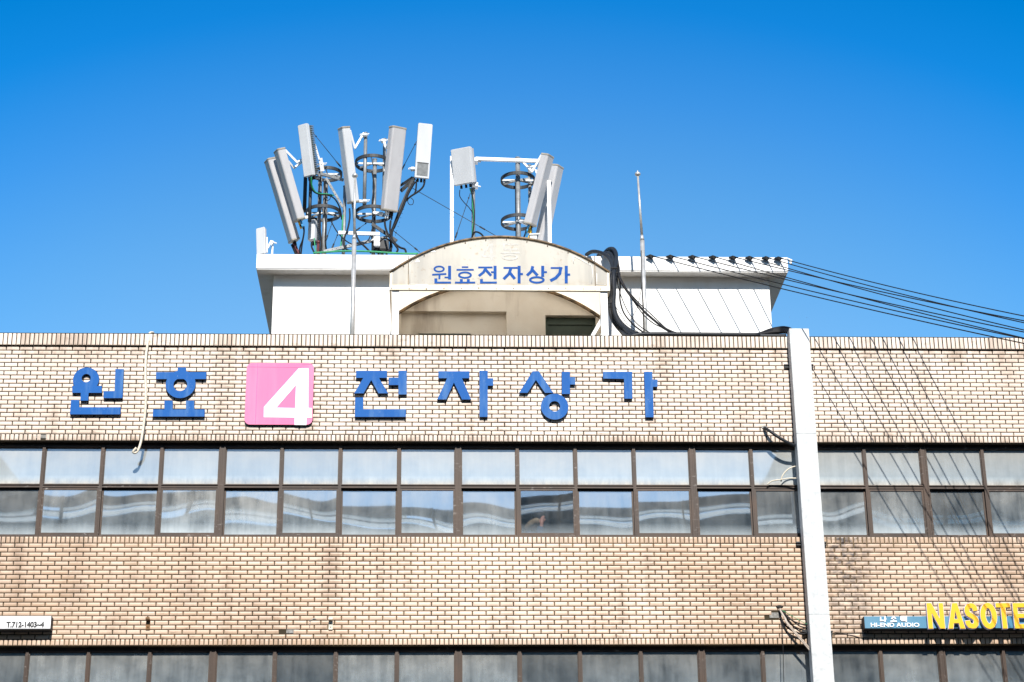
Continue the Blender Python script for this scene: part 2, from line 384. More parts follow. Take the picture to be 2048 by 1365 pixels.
def area(l): return abs(sum(l[i].x*l[(i+1) % len(l)].y-l[(i+1) % len(l)].x*l[i].y for i in range(len(l))))
def crom(p, k):
    out = []
    for i in range(len(p)-1):
        a, b, c, d = p[max(i-1, 0)], p[i], p[i+1], p[min(i+2, len(p)-1)]
        for j in range(k):
            t = j/k
            out.append(.5*((2*b)+(c-a)*t+(2*a-5*b+4*c-d)*t*t+(3*b-a-3*c+d)*t**3))
    out.append(p[-1]); return out
def tag(o, label, cat, group=None):
    o['label'] = label; o['category'] = cat
    if group: o['group'] = group
    return o
def thing(name, base, label, cat, group=None):
    o = bpy.data.objects.new(name, None); COL.objects.link(o); o.location = base; o.empty_display_size = .2
    ORG[o.name] = Vector(base); return tag(o, label, cat, group)
def setting(o): o['kind'] = 'structure'; return o
def zoom(ox, oy, s): return lambda x, y, Y: at(ox+x/s, oy+y/s, Y)
def circ(cx, cz, rx, rz=None, n=36): 
    rz = rz or rx
    return [(cx+rx*math.cos(2*math.pi*i/n), cz+rz*math.sin(2*math.pi*i/n)) for i in range(n)]
def xz(p): return (p.x, p.z)
def path(zf, pts, Ys):
    """pixel path with depths spread along it"""
    n = len(pts); m = len(Ys); out = []
    for i, (x, y) in enumerate(pts):
        t = i/(n-1)*(m-1); k = min(int(t), m-2); out.append(zf(x, y, Ys[k]+(Ys[k+1]-Ys[k])*(t-k)))
    return out

# ------------------------------------------------------------------ ground
setting(MB().box((-900, -900, -.5), (900, 900, 0)).build('ground', 'asphalt'))
setting(MB().box((-60, -3.2, .004), (60, -.02, .14)).build('pavement', 'paving'))

# ------------------------------------------------------------------ brick building
BX0, BX1 = -8.52, 11.07
building = thing('brick_building', (1.3, 0, 0), 'long cream tiled building with two rows of brown framed windows', 'building')
SKIP = [(at(585, 1263), .0), (at(84, 873), .0), (at(1553, 1233), 0), (at(1564, 1224), 0)]

def tile_at(mb, x0, x1, z0, z1, proud=0.0, rnd=None):
    j = .0079; x0 += j+random.uniform(-.001, .001); x1 -= j+random.uniform(-.001, .001); z0 += j*.9; z1 -= j*.9
    yb = .014-proud; y = random.uniform(-.0015, .0015)-proud; yc = y-.004
    i = min(.016, (z1-z0)*.28); tx = random.uniform(-.0012, .0012); tz = random.uniform(-.0012, .0012)
    A = [(x0, yb, z0), (x1, yb, z0), (x1, yb, z1), (x0, yb, z1)]
    Bq = [(x0, y+tx, z0), (x1, y-tx, z0), (x1, y-tx+tz, z1), (x0, y+tx+tz, z1)]
    Cq = [(x0+i, yc+tx, z0+i), (x1-i, yc-tx, z0+i), (x1-i, yc-tx+tz, z1-i), (x0+i, yc+tx+tz, z1-i)]
    a, b, c = ([mb.b.verts.new(p) for p in q] for q in (A, Bq, Cq))
    rnd = random.random() if rnd is None else rnd
    for p, q in ((a, b), (b, c)):
        for k in range(4): f = mb.b.faces.new((p[k], p[(k+1) % 4], q[(k+1) % 4], q[k])); f.material_index = 0; mb.tile.append(rnd)
    f = mb.b.faces.new(c); f.material_index = 0; mb.tile.append(rnd)

def skip(x0, x1, z0, z1):
    return any(x0 < p.x < x1 and z0 < p.z < z1 for p, _ in SKIP)
def course(mb, z0, z1, w, off, proud=0.0):
    x = BX0-w+off
    while x < BX1:
        a, b = max(x, BX0), min(x+w, BX1)
        if b-a > .03 and not skip(a, b, z0, z1): tile_at(mb, a, b, z0, z1, proud)
        x += w
def finish(mb, name, mats):
    vals = mb.tile; nt_ = len(vals)
    # tiles were added before any backing face
    o = mb.build(name, mats, building)
    at_ = o.data.attributes.new('tile', 'FLOAT', 'FACE')
    at_.data.foreach_set('value', vals+[.5]*(len(o.data.polygons)-nt_))
    return o
def band(z0, z1, n, top_header, bot_header, mats, lo=None):
    mb = MB(); h = (z1-z0)/n
    for i in range(n):
        course(mb, z0+i*h, z0+(i+1)*h, .2, (i % 2)*.1+random.uniform(-.007, .007))
    if top_header: course(mb, z1, z1+top_header, .0667, random.uniform(0, .06))
    if bot_header: course(mb, z0-bot_header, z0, .0667, random.uniform(0, .06))
    mb.mi = 1; mb.box((BX0, .012, z0-(bot_header or 0)), (BX1, .32, z1+(top_header or 0)))
    return finish(mb, 'wall', mats)
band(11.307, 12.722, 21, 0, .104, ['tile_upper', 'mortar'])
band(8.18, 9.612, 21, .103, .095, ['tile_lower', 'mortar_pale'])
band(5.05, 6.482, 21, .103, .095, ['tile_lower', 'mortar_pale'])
mb = MB(); course(mb, 12.728, 12.925, .0667, .02, .036)
mb.mi = 1; mb.box((BX0, -.022, 12.724), (BX1, .34, 12.921)); mb.box((BX0, -.026, 12.9225), (BX1, .345, 12.934))
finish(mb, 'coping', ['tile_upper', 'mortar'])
mb = MB(); mb.box((BX0, .02, 0), (BX1, .34, 4.95)); mb.build('shopfront_wall', 'mortar_pale', building)
mb = MB()
mb.box((BX0, .345, 12.35), (BX1, 15, 12.55)); mb.build('roof', 'mortar_pale', building)
mb = MB()
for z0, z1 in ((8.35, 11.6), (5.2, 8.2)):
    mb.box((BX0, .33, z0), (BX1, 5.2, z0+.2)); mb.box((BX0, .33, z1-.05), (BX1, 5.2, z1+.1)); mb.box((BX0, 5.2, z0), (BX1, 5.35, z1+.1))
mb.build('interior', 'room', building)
mb = MB()
mb.box((BX0-.25, .02, 0), (BX0-.002, 15, 12.72)); mb.box((BX1+.002, .02, 0), (BX1+.25, 15, 12.72)); mb.box((BX0, 14.8, 0), (BX1, 15, 12.3))
mb.build('side_wall', 'mortar_pale', building)
# bare patches where tiles are gone
for p, _ in SKIP[:2]: MB().box((p.x-.09, .004, p.z-.028), (p.x+.09, .02, p.z+.028)).build('wall_patch', 'patch', building)
p = at(1559, 1228); MB().box((p.x-.15, .003, p.z-.06), (p.x+.04, .02, p.z+.02)).build('wall_patch', 'patch', building)
# crack near the small bracket
mb = MB(); zf = zoom(500, 1080, 3.938)
mb.tube([zf(x, y, -.002) for x, y in ((465, 640), (488, 632), (500, 622), (522, 628))], .010, 5)
mb.tube([zf(x, y, -.002) for x, y in ((478, 640), (472, 660), (470, 695))], .006, 5)
mb.build('wall_crack', 'patch', building)

MULL = [-8.5, -7.61, -6.72, -5.836, -4.96, -4.08, -3.17, -2.28, -1.40, -.515, .376, 1.27, 2.15, 3.04, 3.93, 4.83, 5.70, 6.57, 7.475, 8.39, 9.28, 10.17, 11.05]
WIDE = {2, 6, 10, 14, 18, 22}
def window(i, zb, zt, ztr, dim):
    xl, xr = MULL[i]+.0006, MULL[i+1]-.0006
    wl = .048 if i in WIDE else .021; wr = .048 if i+1 in WIDE else .021
    yf, yb = .108, .198; f = MB()
    f.box((xl, yf, zb), (xl+wl, yb, zt)); f.box((xr-wr, yf, zb), (xr, yb, zt))
    a, b = xl+wl, xr-wr
    if i in WIDE: f.box((xl+wl*.55, yf-.012, zb+.001), (xl+wl*.85, yf-.001, zt-.001))
    if i+1 in WIDE: f.box((xr-wr*.85, yf-.012, zb+.001), (xr-wr*.55, yf-.001, zt-.001))
    f.box((a, yf+.004, ztr-.025), (b, yb-.004, ztr+.025)); f.box((a, yf-.012, ztr+.012), (b, yf+.003, ztr+.027))
    f.box((a, yf+.003, zt-.06), (b, yb-.003, zt-.002)); f.box((a, yf+.003, zb+.002), (b, yb-.003, zb+.045))
    f.box((a, .133, ztr+.0255), (a+.012, .183, zt-.0605)); f.box((b-.012, .133, ztr+.0255), (b, .183, zt-.0605))
    w = f.build('window', 'brown_frame', building, base=((xl+xr)/2, yf, zb))
    def pane(name, x0, x1, y, z0, z1, mat):
        g = MB(); tw = random.uniform(-.003, .003); tv = random.uniform(-.0036, .0036)
        if mat == 'glass_clear': tw, tv = .001, -.0022
        g.box((x0, y, z0), (x1, y+.005, z1))
        for v in g.b.verts: v.co.y += (v.co.x-x0)*tw+(v.co.z-z0)*tv
        return g.build(name, mat, w, base=((x0+x1)/2, y, z0))
    pane('transom_pane', a+.0125, b-.0125, .158, ztr+.026, zt-.061, 'glass_dim' if dim else 'glass_top')
    front = i % 2 == 1
    y0 = .121 if front else .161; sw = .026
    za, zc = zb+.046, ztr-.026
    if front: zc -= .004
    s = MB(); s.box((a+.001, y0, za), (a+sw, y0+.03, zc)); s.box((b-sw, y0, za), (b-.001, y0+.03, zc))
    s.box((a+sw, y0+.001, za), (b-sw, y0+.029, za+.045 if front else za+.03)); s.box((a+sw, y0+.001, zc-.03), (b-sw, y0+.029, zc))
    s.build('sash', 'brown_frame', w)
    mat = 'glass_dim' if dim else ('glass_clear' if abs(xl-1.27) < .01 else 'glass_low')
    pane('pane', a+sw, b-sw, y0+.012, za+(.045 if front else .03), zc-.03, mat)
for i in range(len(MULL)-1):
    window(i, 9.717, 11.200, 10.53, False)
for i in range(len(MULL)-1):
    window(i, 6.59, 8.082, 7.40, True)

# curtains behind some of the upper row
def curtain(x0, x1, label):
    mb = MB(True); n = int((x1-x0)/.02); fr, bk = [], []
    for k in range(n+1):
        x = x0+(x1-x0)*k/n; y = .36+.022*math.sin(k*1.25)+.01*math.sin(k*.37)
        fr.append((x, y))
    ring = lambda z: [(x, y, z) for x, y in fr]+[(x, y+.004, z) for x, y in reversed(fr)]
    mb.loft([ring(9.3), ring(10.0), ring(11.3)], smooth=True)
    tag(mb.build('curtain', 'curtain'), label, 'curtain')
curtain(-2.2, -1.75, 'pale curtain behind the window glass just below right of the pink sign')
curtain(-.35, .05, 'pale curtain drawn behind glass, below the blue letter right of the pink sign')
curtain(3.2, 3.75, 'pale curtain behind milky lower pane under the last blue letter')
curtain(-4.0, -3.55, 'pale curtain behind glass to the right of the hanging cream hose')

mb = MB(); p, q = at(699, 1026, .42), at(790, 1075, .42)
mb.box((p.x, .40, 8.56), (q.x, .9, p.z)); bmesh.ops.bevel(mb.b, geom=mb.b.edges[:], offset=.012, segments=2, affect='EDGES')
mb.box((p.x+.05, .394, q.z), (q.x-.3, .3995, q.z+.16))
tag(mb.build('cabinet', 'cabinet_blue'), 'dark blue cabinet standing behind the glass, two panes right of the pink sign', 'cabinet')
p, q = at(847, 1000, .5), at(851, 1075, .5); mb = MB(); mb.tube([(q.x, .5, 8.56), (q.x, .5, q.z), (p.x, .5, p.z)], .055, 10, r2=.02)
tag(mb.build('white_post', 'white_metal'), 'white tapered post standing behind window glass left of the wide middle mullion', 'post')

# ------------------------------------------------------------------ big sign letters
L1, L2 = zoom(0, 640, 3.0118), zoom(680, 640, 3.0118)
def letter(label, parts, zf):
    """each part: ('p', outer) polygon, ('r', cx, cy, r, hx, hy, hr) disc with a hole; fronts are stepped by 0.7 mm"""
    mb = MB(); y0 = -.058
    for i, q in enumerate(parts):
        y = y0-i*.0007
        if q[0] == 'p': mb.prism([xz(zf(x, yy, y0)) for x, yy in q[1]], [], y, -.015, 1)
        else:
            _, cx, cy, r, hx, hy, hr = q; c = zf(cx, cy, y0); h = zf(hx, hy, y0); k = (zf(cx+r, cy, y0)-c).x
            kz = (c.z-zf(cx, cy+r, y0).z)
            mb.prism(circ(c.x, c.z, k, k), [circ(h.x, h.z, k*hr/r, k*hr/r)], y, -.015, 1)
    return tag(mb.build('sign_letter', ['big_blue', 'letter_side_shade']), label, 'sign letter', 'blue letters of the building name')
rc = lambda x0, y0, x1, y1: ('p', [(x0, y0), (x1, y0), (x1, y1), (x0, y1)])
letter('weathered blue letter reading 원, leftmost on the tiled wall', [
    ('r', 518, 360, 79, 519, 351, 27), ('p', [(435, 398), (613, 398), (613, 440), (435, 440)]), ('p', [(490, 376), (536, 376), (532, 487), (484, 487)]),
    ('p', [(695, 297), (746, 297), (738, 472), (623, 472), (624, 430), (690, 430)]), ('p', [(428, 483), (477, 483), (477, 527), (727, 527), (725, 570), (421, 570)])], L1)
letter('weathered blue letter reading 효, between the cream hose and the pink sign', [
    ('p', [(1070, 287), (1120, 287), (1120, 315), (1244, 315), (1242, 357), (939, 357), (940, 315), (1070, 315)]), ('r', 1088, 388, 90, 1086, 391, 41),
    ('p', [(990, 487), (1040, 487), (1040, 540), (1120, 540), (1120, 487), (1170, 487), (1170, 540), (1233, 540), (1232, 583), (920, 583), (922, 540), (990, 540)])], L1)
letter('blue letter reading 전, first to the right of the pink sign', [
    ('p', [(97, 307), (283, 307), (283, 350), (235, 350), (290, 443), (232, 443), (188, 363), (142, 443), (85, 443), (140, 350), (96, 350)]),
    ('p', [(352, 307), (402, 307), (402, 450), (352, 450), (352, 393), (293, 393), (293, 348), (352, 348)]),
    ('p', [(91, 468), (140, 468), (140, 539), (397, 539), (397, 585), (89, 585)])], L2)
letter('blue letter reading 자, second to the right of the pink sign', [
    ('p', [(593, 310), (780, 310), (780, 352), (735, 352), (790, 480), (735, 480), (686, 378), (640, 480), (585, 480), (645, 352), (593, 352)]),
    ('p', [(840, 307), (890, 307), (890, 352), (923, 352), (923, 397), (890, 397), (890, 585), (841, 585)])], L2)
letter('blue letter reading 상 with a ring below, third right of the pink sign', [
    ('p', [(1160, 310), (1198, 310), (1285, 440), (1235, 440), (1180, 362), (1130, 440), (1079, 440)]),
    ('p', [(1335, 313), (1385, 313), (1385, 346), (1417, 346), (1417, 390), (1385, 390), (1386, 447), (1336, 447)]), ('r', 1293, 523, 83, 1293, 521, 33)], L2)
letter('blue letter reading 가, rightmost of the wall letters', [
    ('p', [(1585, 313), (1760, 313), (1762, 475), (1713, 475), (1711, 356), (1585, 354)]),
    ('p', [(1832, 313), (1881, 313), (1883, 360), (1913, 360), (1913, 404), (1885, 404), (1890, 587), (1840, 587)])], L2)
# pink number plate
q = [L1(*p, -.05) for p in ((1487, 255), (1893, 265), (1880, 635), (1472, 628))]
x0, x1, z0, z1 = (q[0].x+q[3].x)/2, (q[1].x+q[2].x)/2, (q[2].z+q[3].z)/2, (q[0].z+q[1].z)/2
plate = thing('number_sign', ((x0+x1)/2, -.05, z0), 'pink rounded square sign with a big white 4', 'sign')
def rrect(x0, x1, z0, z1, r, n=6):
    out = []
    for cx, cz, a in ((x1-r, z1-r, 0), (x0+r, z1-r, 90), (x0+r, z0+r, 180), (x1-r, z0+r, 270)):
        out += [(cx+r*math.cos(R(a+90*i/n)), cz+r*math.sin(R(a+90*i/n))) for i in range(n+1)]
    return out
MB().prism(rrect(x0, x1, z0, z1, .085), [], -.05, -.016, 1).build('panel', ['pink', 'sign_dark'], plate)
fx = lambda x, y: xz(L1(x, y, -.053))
# the white 4 seen on the plate
o4 = [(1800, 292), (1858, 292), (1857, 531), (1879, 532), (1878, 590), (1846, 590), (1845, 634), (1774, 633), (1775, 589), (1589, 587), (1590, 525)]
h4 = [(1783, 393), (1778, 532), (1664, 530)]
MB().prism([fx(*p) for p in o4], [[fx(*p) for p in h4]], -.054, -.0505).build('numeral', 'vinyl_white', plate)
mb = MB(); a = L1(1553, 258, -.052); b = L1(1543, 625, -.052); mb.bar((a.x, -.051, a.z), (a.x, -.051, b.z), .008, .002)
a = L1(1495, 283, -.052); b = L1(1815, 290, -.052); mb.bar((a.x, -.0513, a.z), (b.x, -.0513, a.z-.005), .008, .002)
a = L1(1820, 262, -.052); b = L1(1880, 272, -.052); mb.bar((a.x, -.0516, a.z-.01), (b.x+.02, -.0516, a.z-.015), .005, .002)
mb.build('seam', 'pink_line', plate)

# ------------------------------------------------------------------ shop signs
def word(txt, size, x, z, y, depth, mat, parent, name, width=None, bold=.0):
    cu = bpy.data.curves.new('t', 'FONT'); cu.body = txt; cu.size = size; cu.extrude = depth/2; cu.offset = bold; cu.resolution_u = 3
    o = bpy.data.objects.new('t', cu); COL.objects.link(o); dg = bpy.context.evaluated_depsgraph_get()
    me = bpy.data.meshes.new_from_object(o.evaluated_get(dg)); COL.objects.unlink(o); bpy.data.objects.remove(o)
    xs = [v.co.x for v in me.vertices]; k = width/(max(xs)-min(xs)) if width else 1; xm = min(xs); o_ = ORG[parent.name]
    for v in me.vertices:
        X, Y, Z = v.co; v.co = (x+(X-xm)*k-o_.x, y-Z-o_.y, z+Y-o_.z)
    me.materials.clear(); me.materials.append(M[mat]); me.name = name
    ob = bpy.data.objects.new(name, me); COL.objects.link(ob); ob.parent = parent; ORG[ob.name] = o_; return ob

yS = -.17
a, b = at(103, 1232, yS), at(103, 1259, yS)
ls = thing('lightbox_sign', (a.x-.9, yS, b.z), 'white lightbox sign with a black telephone number at the left edge', 'sign')
MB().box((a.x-1.9, yS+.006, b.z), (a.x, -.012, a.z)).build('box', 'sign_dark', ls)
MB().box((a.x-1.88, yS, b.z+.012), (a.x-.004, yS+.0055, a.z-.004)).build('face', 'vinyl_white', ls)
t0, t1 = at(12, 1255, yS), at(88, 1255, yS)
word('T.712-1403~4', .112, t0.x, t0.z, yS-.0015, .003, 'sign_dark', ls, 'lettering', t1.x-t0.x, .006)

ZR = zoom(1500, 1080, 3.737)
yR = -.18
a, b = ZR(851, 571, yR), ZR(851, 662, yR)
rs = thing('shop_sign', (a.x+1, yR, b.z), 'blue box sign with raised yellow capitals, lower right on the tiles', 'sign')
MB().box((a.x, yR+.004, b.z), (a.x+2.9, -.012, a.z-.001)).build('box', 'sign_dark', rs)
MB().box((a.x+.004, yR, b.z+.002), (a.x+2.895, yR+.0035, a.z-.002)).build('face', 'sign_blue', rs)
t0, t1 = ZR(903, 652, yR), ZR(1266, 652, yR)
word('HI-END AUDIO', .085, t0.x, t0.z, yR-.006, .012, 'vinyl_white', rs, 'lettering', t1.x-t0.x, .0015)
for syl in (([(975, 580), (975, 605), (998, 603)], [(1008, 572), (1008, 614)], [(1009, 593), (1018, 593)]),
            ([(1072, 577), (1055, 593)], [(1072, 577), (1090, 593)], [(1072, 595), (1072, 608)], [(1048, 610), (1097, 610)]),
            ([(1150, 578), (1128, 578), (1128, 597), (1151, 597)], [(1128, 587), (1148, 587)], [(1157, 575), (1157, 599)], [(1167, 573), (1167, 600)], [(1150, 588), (1157, 588)], [(1131, 604), (1167, 604), (1167, 615)])):
    mb = MB()
    for i, pts in enumerate(syl): mb.stroke([xz(ZR(x, y, yR)) for x, y in pts], .0185, yR-.011-i*.0003, yR-.001)
    mb.build('letter', 'vinyl_white', rs)
yL = yR-.062
zT, zB = ZR(1400, 474, yL).z, ZR(1400, 664, yL).z
def offset(poly, g):
    P = [Vector(p) for p in poly]; n = len(P)
    ar = sum(P[i].x*P[(i+1) % n].y-P[(i+1) % n].x*P[i].y for i in range(n)); sg = 1 if ar > 0 else -1; out = []
    for i in range(n):
        d0 = (P[i]-P[i-1]).normalized(); d1 = (P[(i+1) % n]-P[i]).normalized()
        n0 = Vector((d0.y, -d0.x))*sg; n1 = Vector((d1.y, -d1.x))*sg; m = (n0+n1).normalized(); out.append(P[i]+m*(g/max(.45, m.dot(n0))))
    return out
def cap(u0, u1, polys=(), strokes=(), w=.075):
    a, b = ZR(u0, 570, yL).x, ZR(u1, 570, yL).x; Wd, H = b-a, zT-zB; gr = .005
    body, face = MB(), MB(); j = 0
    for pl in polys:
        outs = [(a+Wd*u, zB+H*v) for u, v in pl]
        body.prism(offset(outs, gr), [], yL-j*.0008, yR-.004); face.prism(outs, [], yL-.007-j*.0008, yL-.005); j += 1
    for st in strokes:
        cl = st[0] == 'o'; st = st[1:] if cl else st
        pts = [(a+w/2+(Wd-w)*u, zB+w/2+(H-w)*v) for u, v in st]
        body.stroke(pts, w, yL-j*.0008, yR-.004, cl, gr); face.stroke(pts, w, yL-.007-j*.0008, yL-.005, cl); j += 1
    o = body.build('letter', 'lilac', rs); face.build('face', 'yellow', o)
bx = lambda x0, x1, y0, y1: [(x0, y0), (x1, y0), (x1, y1), (x0, y1)]
cap(1326, 1450, [bx(0, .27, 0, 1), bx(.73, 1, 0, 1), [(.0, 1), (.29, 1), (1, 0), (.71, 0)]])
cap(1474, 1600, [[(.35, 1), (.65, 1), (1.0, 0), (.71, 0), (.5, .70), (.29, 0), (0, 0)], bx(.26, .74, .21, .37)])
sp = [(.98, .74), (.90, .90), (.70, .99), (.48, 1.0), (.24, .96), (.07, .85), (.05, .70), (.16, .59), (.40, .52), (.66, .45), (.90, .36), (.97, .24), (.90, .10), (.70, .01), (.48, .0), (.22, .03), (.05, .14), (.0, .27)]
cap(1603, 1708, (), [sp], .072)
cap(1722, 1845, (), [['o']+[(.5+.5*math.cos(t*math.pi/14), .5+.515*math.sin(t*math.pi/14)) for t in range(28)]], .076)
cap(1843, 1952, [bx(0, 1, .83, 1), bx(.34, .66, 0, .9)])
cap(1970, 2078, [bx(0, .32, 0, 1), bx(.1, 1, .83, 1), bx(.1, .92, .42, .58), bx(.1, 1, 0, .17)])
# ------------------------------------------------------------------ penthouse
P0, P1 = -2.70, 5.69
fz0, fz1 = 14.945, 15.20
hut = thing('rooftop_hut', (1.5, 6, 12.55), 'white rendered rooftop hut with a thick overhanging flat roof', 'building')
def holed(mb, x0, x1, z0, z1, holes, y, dep):
    xs = sorted({x0, x1, *[h[0] for h in holes], *[h[1] for h in holes]}); zs = sorted({z0, z1, *[h[2] for h in holes], *[h[3] for h in holes]})
    for i in range(len(xs)-1):
        for j in range(len(zs)-1):
            a, b, c, d = xs[i], xs[i+1], zs[j], zs[j+1]
            hole = next((h for h in holes if h[0] <= a and b <= h[1] and h[2] <= c and d <= h[3]), None)
            if not hole: mb.face([(a, y, c), (b, y, c), (b, y, d), (a, y, d)])
    for a, b, c, d in holes:
        mb.face([(a, y, c), (a, y+dep, c), (a, y+dep, d), (a, y, d)]); mb.face([(b, y, c), (b, y+dep, c), (b, y+dep, d), (b, y, d)])
        mb.face([(a, y, d), (b, y, d), (b, y+dep, d), (a, y+dep, d)])
zN0, zN1 = at(905, 622, 2.26), at(1090, 630, 2.26)
niche = (at(802, 640, 2.26).x, at(1013, 640, 2.26).x, 12.5501, at(905, 623, 2.26).z)
doorh = (at(1091, 650, 2.26).x, at(1192, 650, 2.26).x, 12.5501, at(1140, 631, 2.26).z)
bx0, bx1 = at(797, 640, 2.26).x, at(1203, 640, 2.26).x
mb = MB(); mb.box((P0, 2.28, 12.55), (bx0-.0005, 2.45, fz0)); mb.box((bx1+.0005, 2.28, 12.55), (P1, 2.45, fz0))
mb.box((P0, 2.4505, 12.55), (P0+.17, 9.5, fz0)); mb.box((P1-.17, 2.4505, 12.55), (P1, 9.5, fz0)); mb.box((P0+.171, 9.3, 12.55), (P1-.171, 9.5, fz0))
mb.build('wall', 'white_wall', hut)
mb = MB(); holed(mb, bx0, bx1, 12.55, fz0, [niche, doorh], 2.26, .13); mb.build('entrance_wall', 'beige', hut)
mb = MB(); mb.box((niche[0], 2.37, 12.55), (niche[1], 2.46, niche[3])); 
mb.build('niche_back', 'beige', hut)
mb = MB(); s0, s1 = at(838, 667, 2.35), at(940, 667, 2.35); zz = s0.z
mb.box((s0.x-.02, 2.352, zz-.004), (s1.x+.02, 2.369, zz+.035)); mb.build('lintel', 'beige', hut)
mb = MB(); mb.box((s0.x, 2.345, 12.56), (s1.x, 2.3685, zz-.0045)); mb.build('shutter', 'door_green', hut)
mb = MB(); a, b, _, d = doorh; mb.box((a, 2.385, 12.55), (b, 2.42, d-.07)); 
for q in (a, b-.05): mb.box((q, 2.36, 12.551), (q+.05, 2.3845, d-.071))
mb.box((a+.051, 2.362, d-.13), (b-.051, 2.3848, d-.0715)); mb.box((a, 2.37, d-.07), (b, 2.43, d-.001))
mb.build('door', 'door_green', hut)
e0, e1 = at(513, 520, 2.0).x, at(1575, 520, 2.0).x
mb = MB(); mb.box((e0, 2.0, fz0), (e1, 9.8, fz1)); mb.build('roof_slab', 'white_trim', hut)
mb = MB(); mb.box((e0+.01, 2.012, fz0-.018), (e1-.01, 2.03, fz0-.0005)); mb.build('drip_edge', 'white_trim', hut)

# ------------------------------------------------------------------ canopy
yC = .45
arc = []
for i in range(33):
    px = 780+438*i/32; d = px-999; arc.append(at(px, 474.5+373-math.sqrt(373**2-d*d), yC))
zc0 = at(1000, 581.5, yC).z; zmid = at(1000, 572, yC).z
cx0, cx1 = arc[0].x, arc[-1].x
can = thing('arched_canopy', ((cx0+cx1)/2, 1.3, 12.55), 'cream arched canopy with blue building name over the rooftop door', 'canopy')
outer = [(cx0, zc0)]+[xz(p) for p in arc]+[(cx1, zc0)]
MB().prism(outer, [], yC, yC+.04).build('fascia_panel', 'canopy', can)
mb = MB(True)
n = len(arc); top = [[Vector((p.x, y, p.z)) for p in arc] for y in (yC+.041, 2.259)]; bot = [[Vector((p.x, y, p.z-.018)) for p in arc] for y in (yC+.041, 2.259)]
for i in range(n-1): mb.face([top[0][i], top[0][i+1], top[1][i+1], top[1][i]], True)
mb.build('vault_sheet', 'vault', can)
mb = MB(); rimp = [Vector((p.x, yC-.012, p.z)) for p in arc]; mb.tube(rimp, .020, 6)
mb.build('rim', 'rim', can)
mb = MB(); rb = [Vector((p.x, 2.2, p.z-.045)) for p in arc]
for i in range(n-1): mb.bar(rb[i], rb[i+1]+(rb[i+1]-rb[i])*.02, .04, .05)
mid = [Vector((p.x, 1.3, p.z-.03)) for p in arc]
mb.build('rib', 'rim', can)
mb = MB()
mb.box((cx0-.004, yC-.016, zc0-.002), (cx1+.004, yC-.0005, zmid))
for px, py in ((817, 517), (1189, 517)):
    t = at(px, py, yC); MB().box((t.x-.005, yC-.018, zmid+.0005), (t.x+.006, yC-.0008, t.z+.04)).build('divider', 'rim', can)
mb.box((cx0-.002, yC-.015, zmid+.0004), (cx0+.035, yC-.0006, arc[0].z)); mb.box((cx1-.035, yC-.015, zmid+.0004), (cx1+.002, yC-.0006, arc[-1].z))
mb.build('frame', 'canopy_trim', can)
for s, nm in ((-1, 'L'), (1, 'R')):        # side sheets, front to wall
    x = cx0 if s < 0 else cx1; za = arc[0].z if s < 0 else arc[-1].z
    mb = MB(); mb.box((x-.008, yC+.042, zc0+.02), (x+.008, 2.255, za-.02)); mb.build('side_sheet', 'vault', can)
for px in (790.5, 1209):
    t = at(px, 640, yC+.05); mb = MB(); mb.box((t.x-.055, yC+.02, 12.55), (t.x+.055, yC+.12, zc0-.003)); mb.build('post', 'white_metal', can)
ZC = zoom(770, 460, 4.452)
mb = MB()
a, b = ZC(1930, 800, .6), ZC(1845, 950, .6); mb.bar(a, b, .055, .02); mb.build('brace', 'white_metal', can)
# sealant beads round the panel joints, bolts
mb = MB()
for pts in ([(62, 490), (62, 390), (90, 345), (195, 292)], [(222, 480), (222, 300), (260, 255), (440, 180)], [(1680, 235), (1840, 320), (1850, 400), (1840, 480)], [(1885, 390), (1885, 485), (1965, 490)], [(1675, 230), (1678, 300)], [(222, 485), (380, 492)]):
    P = [ZC(x, y, yC-.003) for x, y in pts]; mb.tube(P, .0055, 5)
for x, y in ((285, 270), (425, 182)):
    p = ZC(x, y, yC-.004); mb.prism([(p.x-.03, p.z-.035), (p.x+.045, p.z-.03), (p.x+.01, p.z+.03)], [], yC-.005, yC-.0003)
mb.build('sealant', 'bead', can)
mb = MB()
for x in range(60, 2000, 155):
    p = ZC(x, 524, yC-.02); mb.ball((p.x, yC-.018, p.z+random.uniform(-.006, .012)), .009)
for i in range(2, 31, 3): p = arc[i]; mb.ball((p.x, yC-.012, p.z-.05), .009)
mb.build('bolts', 'rust', can)
def glyph(name, strokes, mat, y=.004):
    mb = MB()
    for i, st in enumerate(strokes):
        dz = .0004*i
        if st[0] == 'ring':
            _, cx, cy, rx, ry, th = st; c = ZC(cx, cy, yC); kx = (ZC(cx+rx, cy, yC)-c).x; kz = c.z-ZC(cx, cy+ry, yC).z; t = (ZC(cx+th, cy, yC)-c).x
            mb.prism(circ(c.x, c.z, kx, kz), [circ(c.x, c.z, kx-t, kz-t*.92)], yC-y-dz, yC-.0005)
        else:
            w, pts = st; k = (ZC(pts[0][0]+w, pts[0][1], yC)-ZC(*pts[0], yC)).x
            mb.stroke([xz(ZC(px, py, yC)) for px, py in pts], k, yC-y-dz, yC-.0005)
    return mb.build(name, mat, can)
glyph('letter', [('ring', 482, 350, 50, 30, 17), (17, [(420, 401), (546, 394)]), (18, [(486, 398), (484, 440)]), (27, [(575, 322), (575, 443)]), (14, [(530, 425), (574, 425)]), (26, [(453, 434), (453, 470)]), (18, [(440, 471), (588, 471)])], 'letter_blue')
glyph('letter', [(14, [(684, 333), (742, 333)]), (16, [(637, 357), (790, 357)]), ('ring', 712, 404, 62, 32, 19), (26, [(680, 440), (680, 466)]), (26, [(742, 440), (742, 466)]), (17, [(623, 471), (803, 471)])], 'letter_blue')
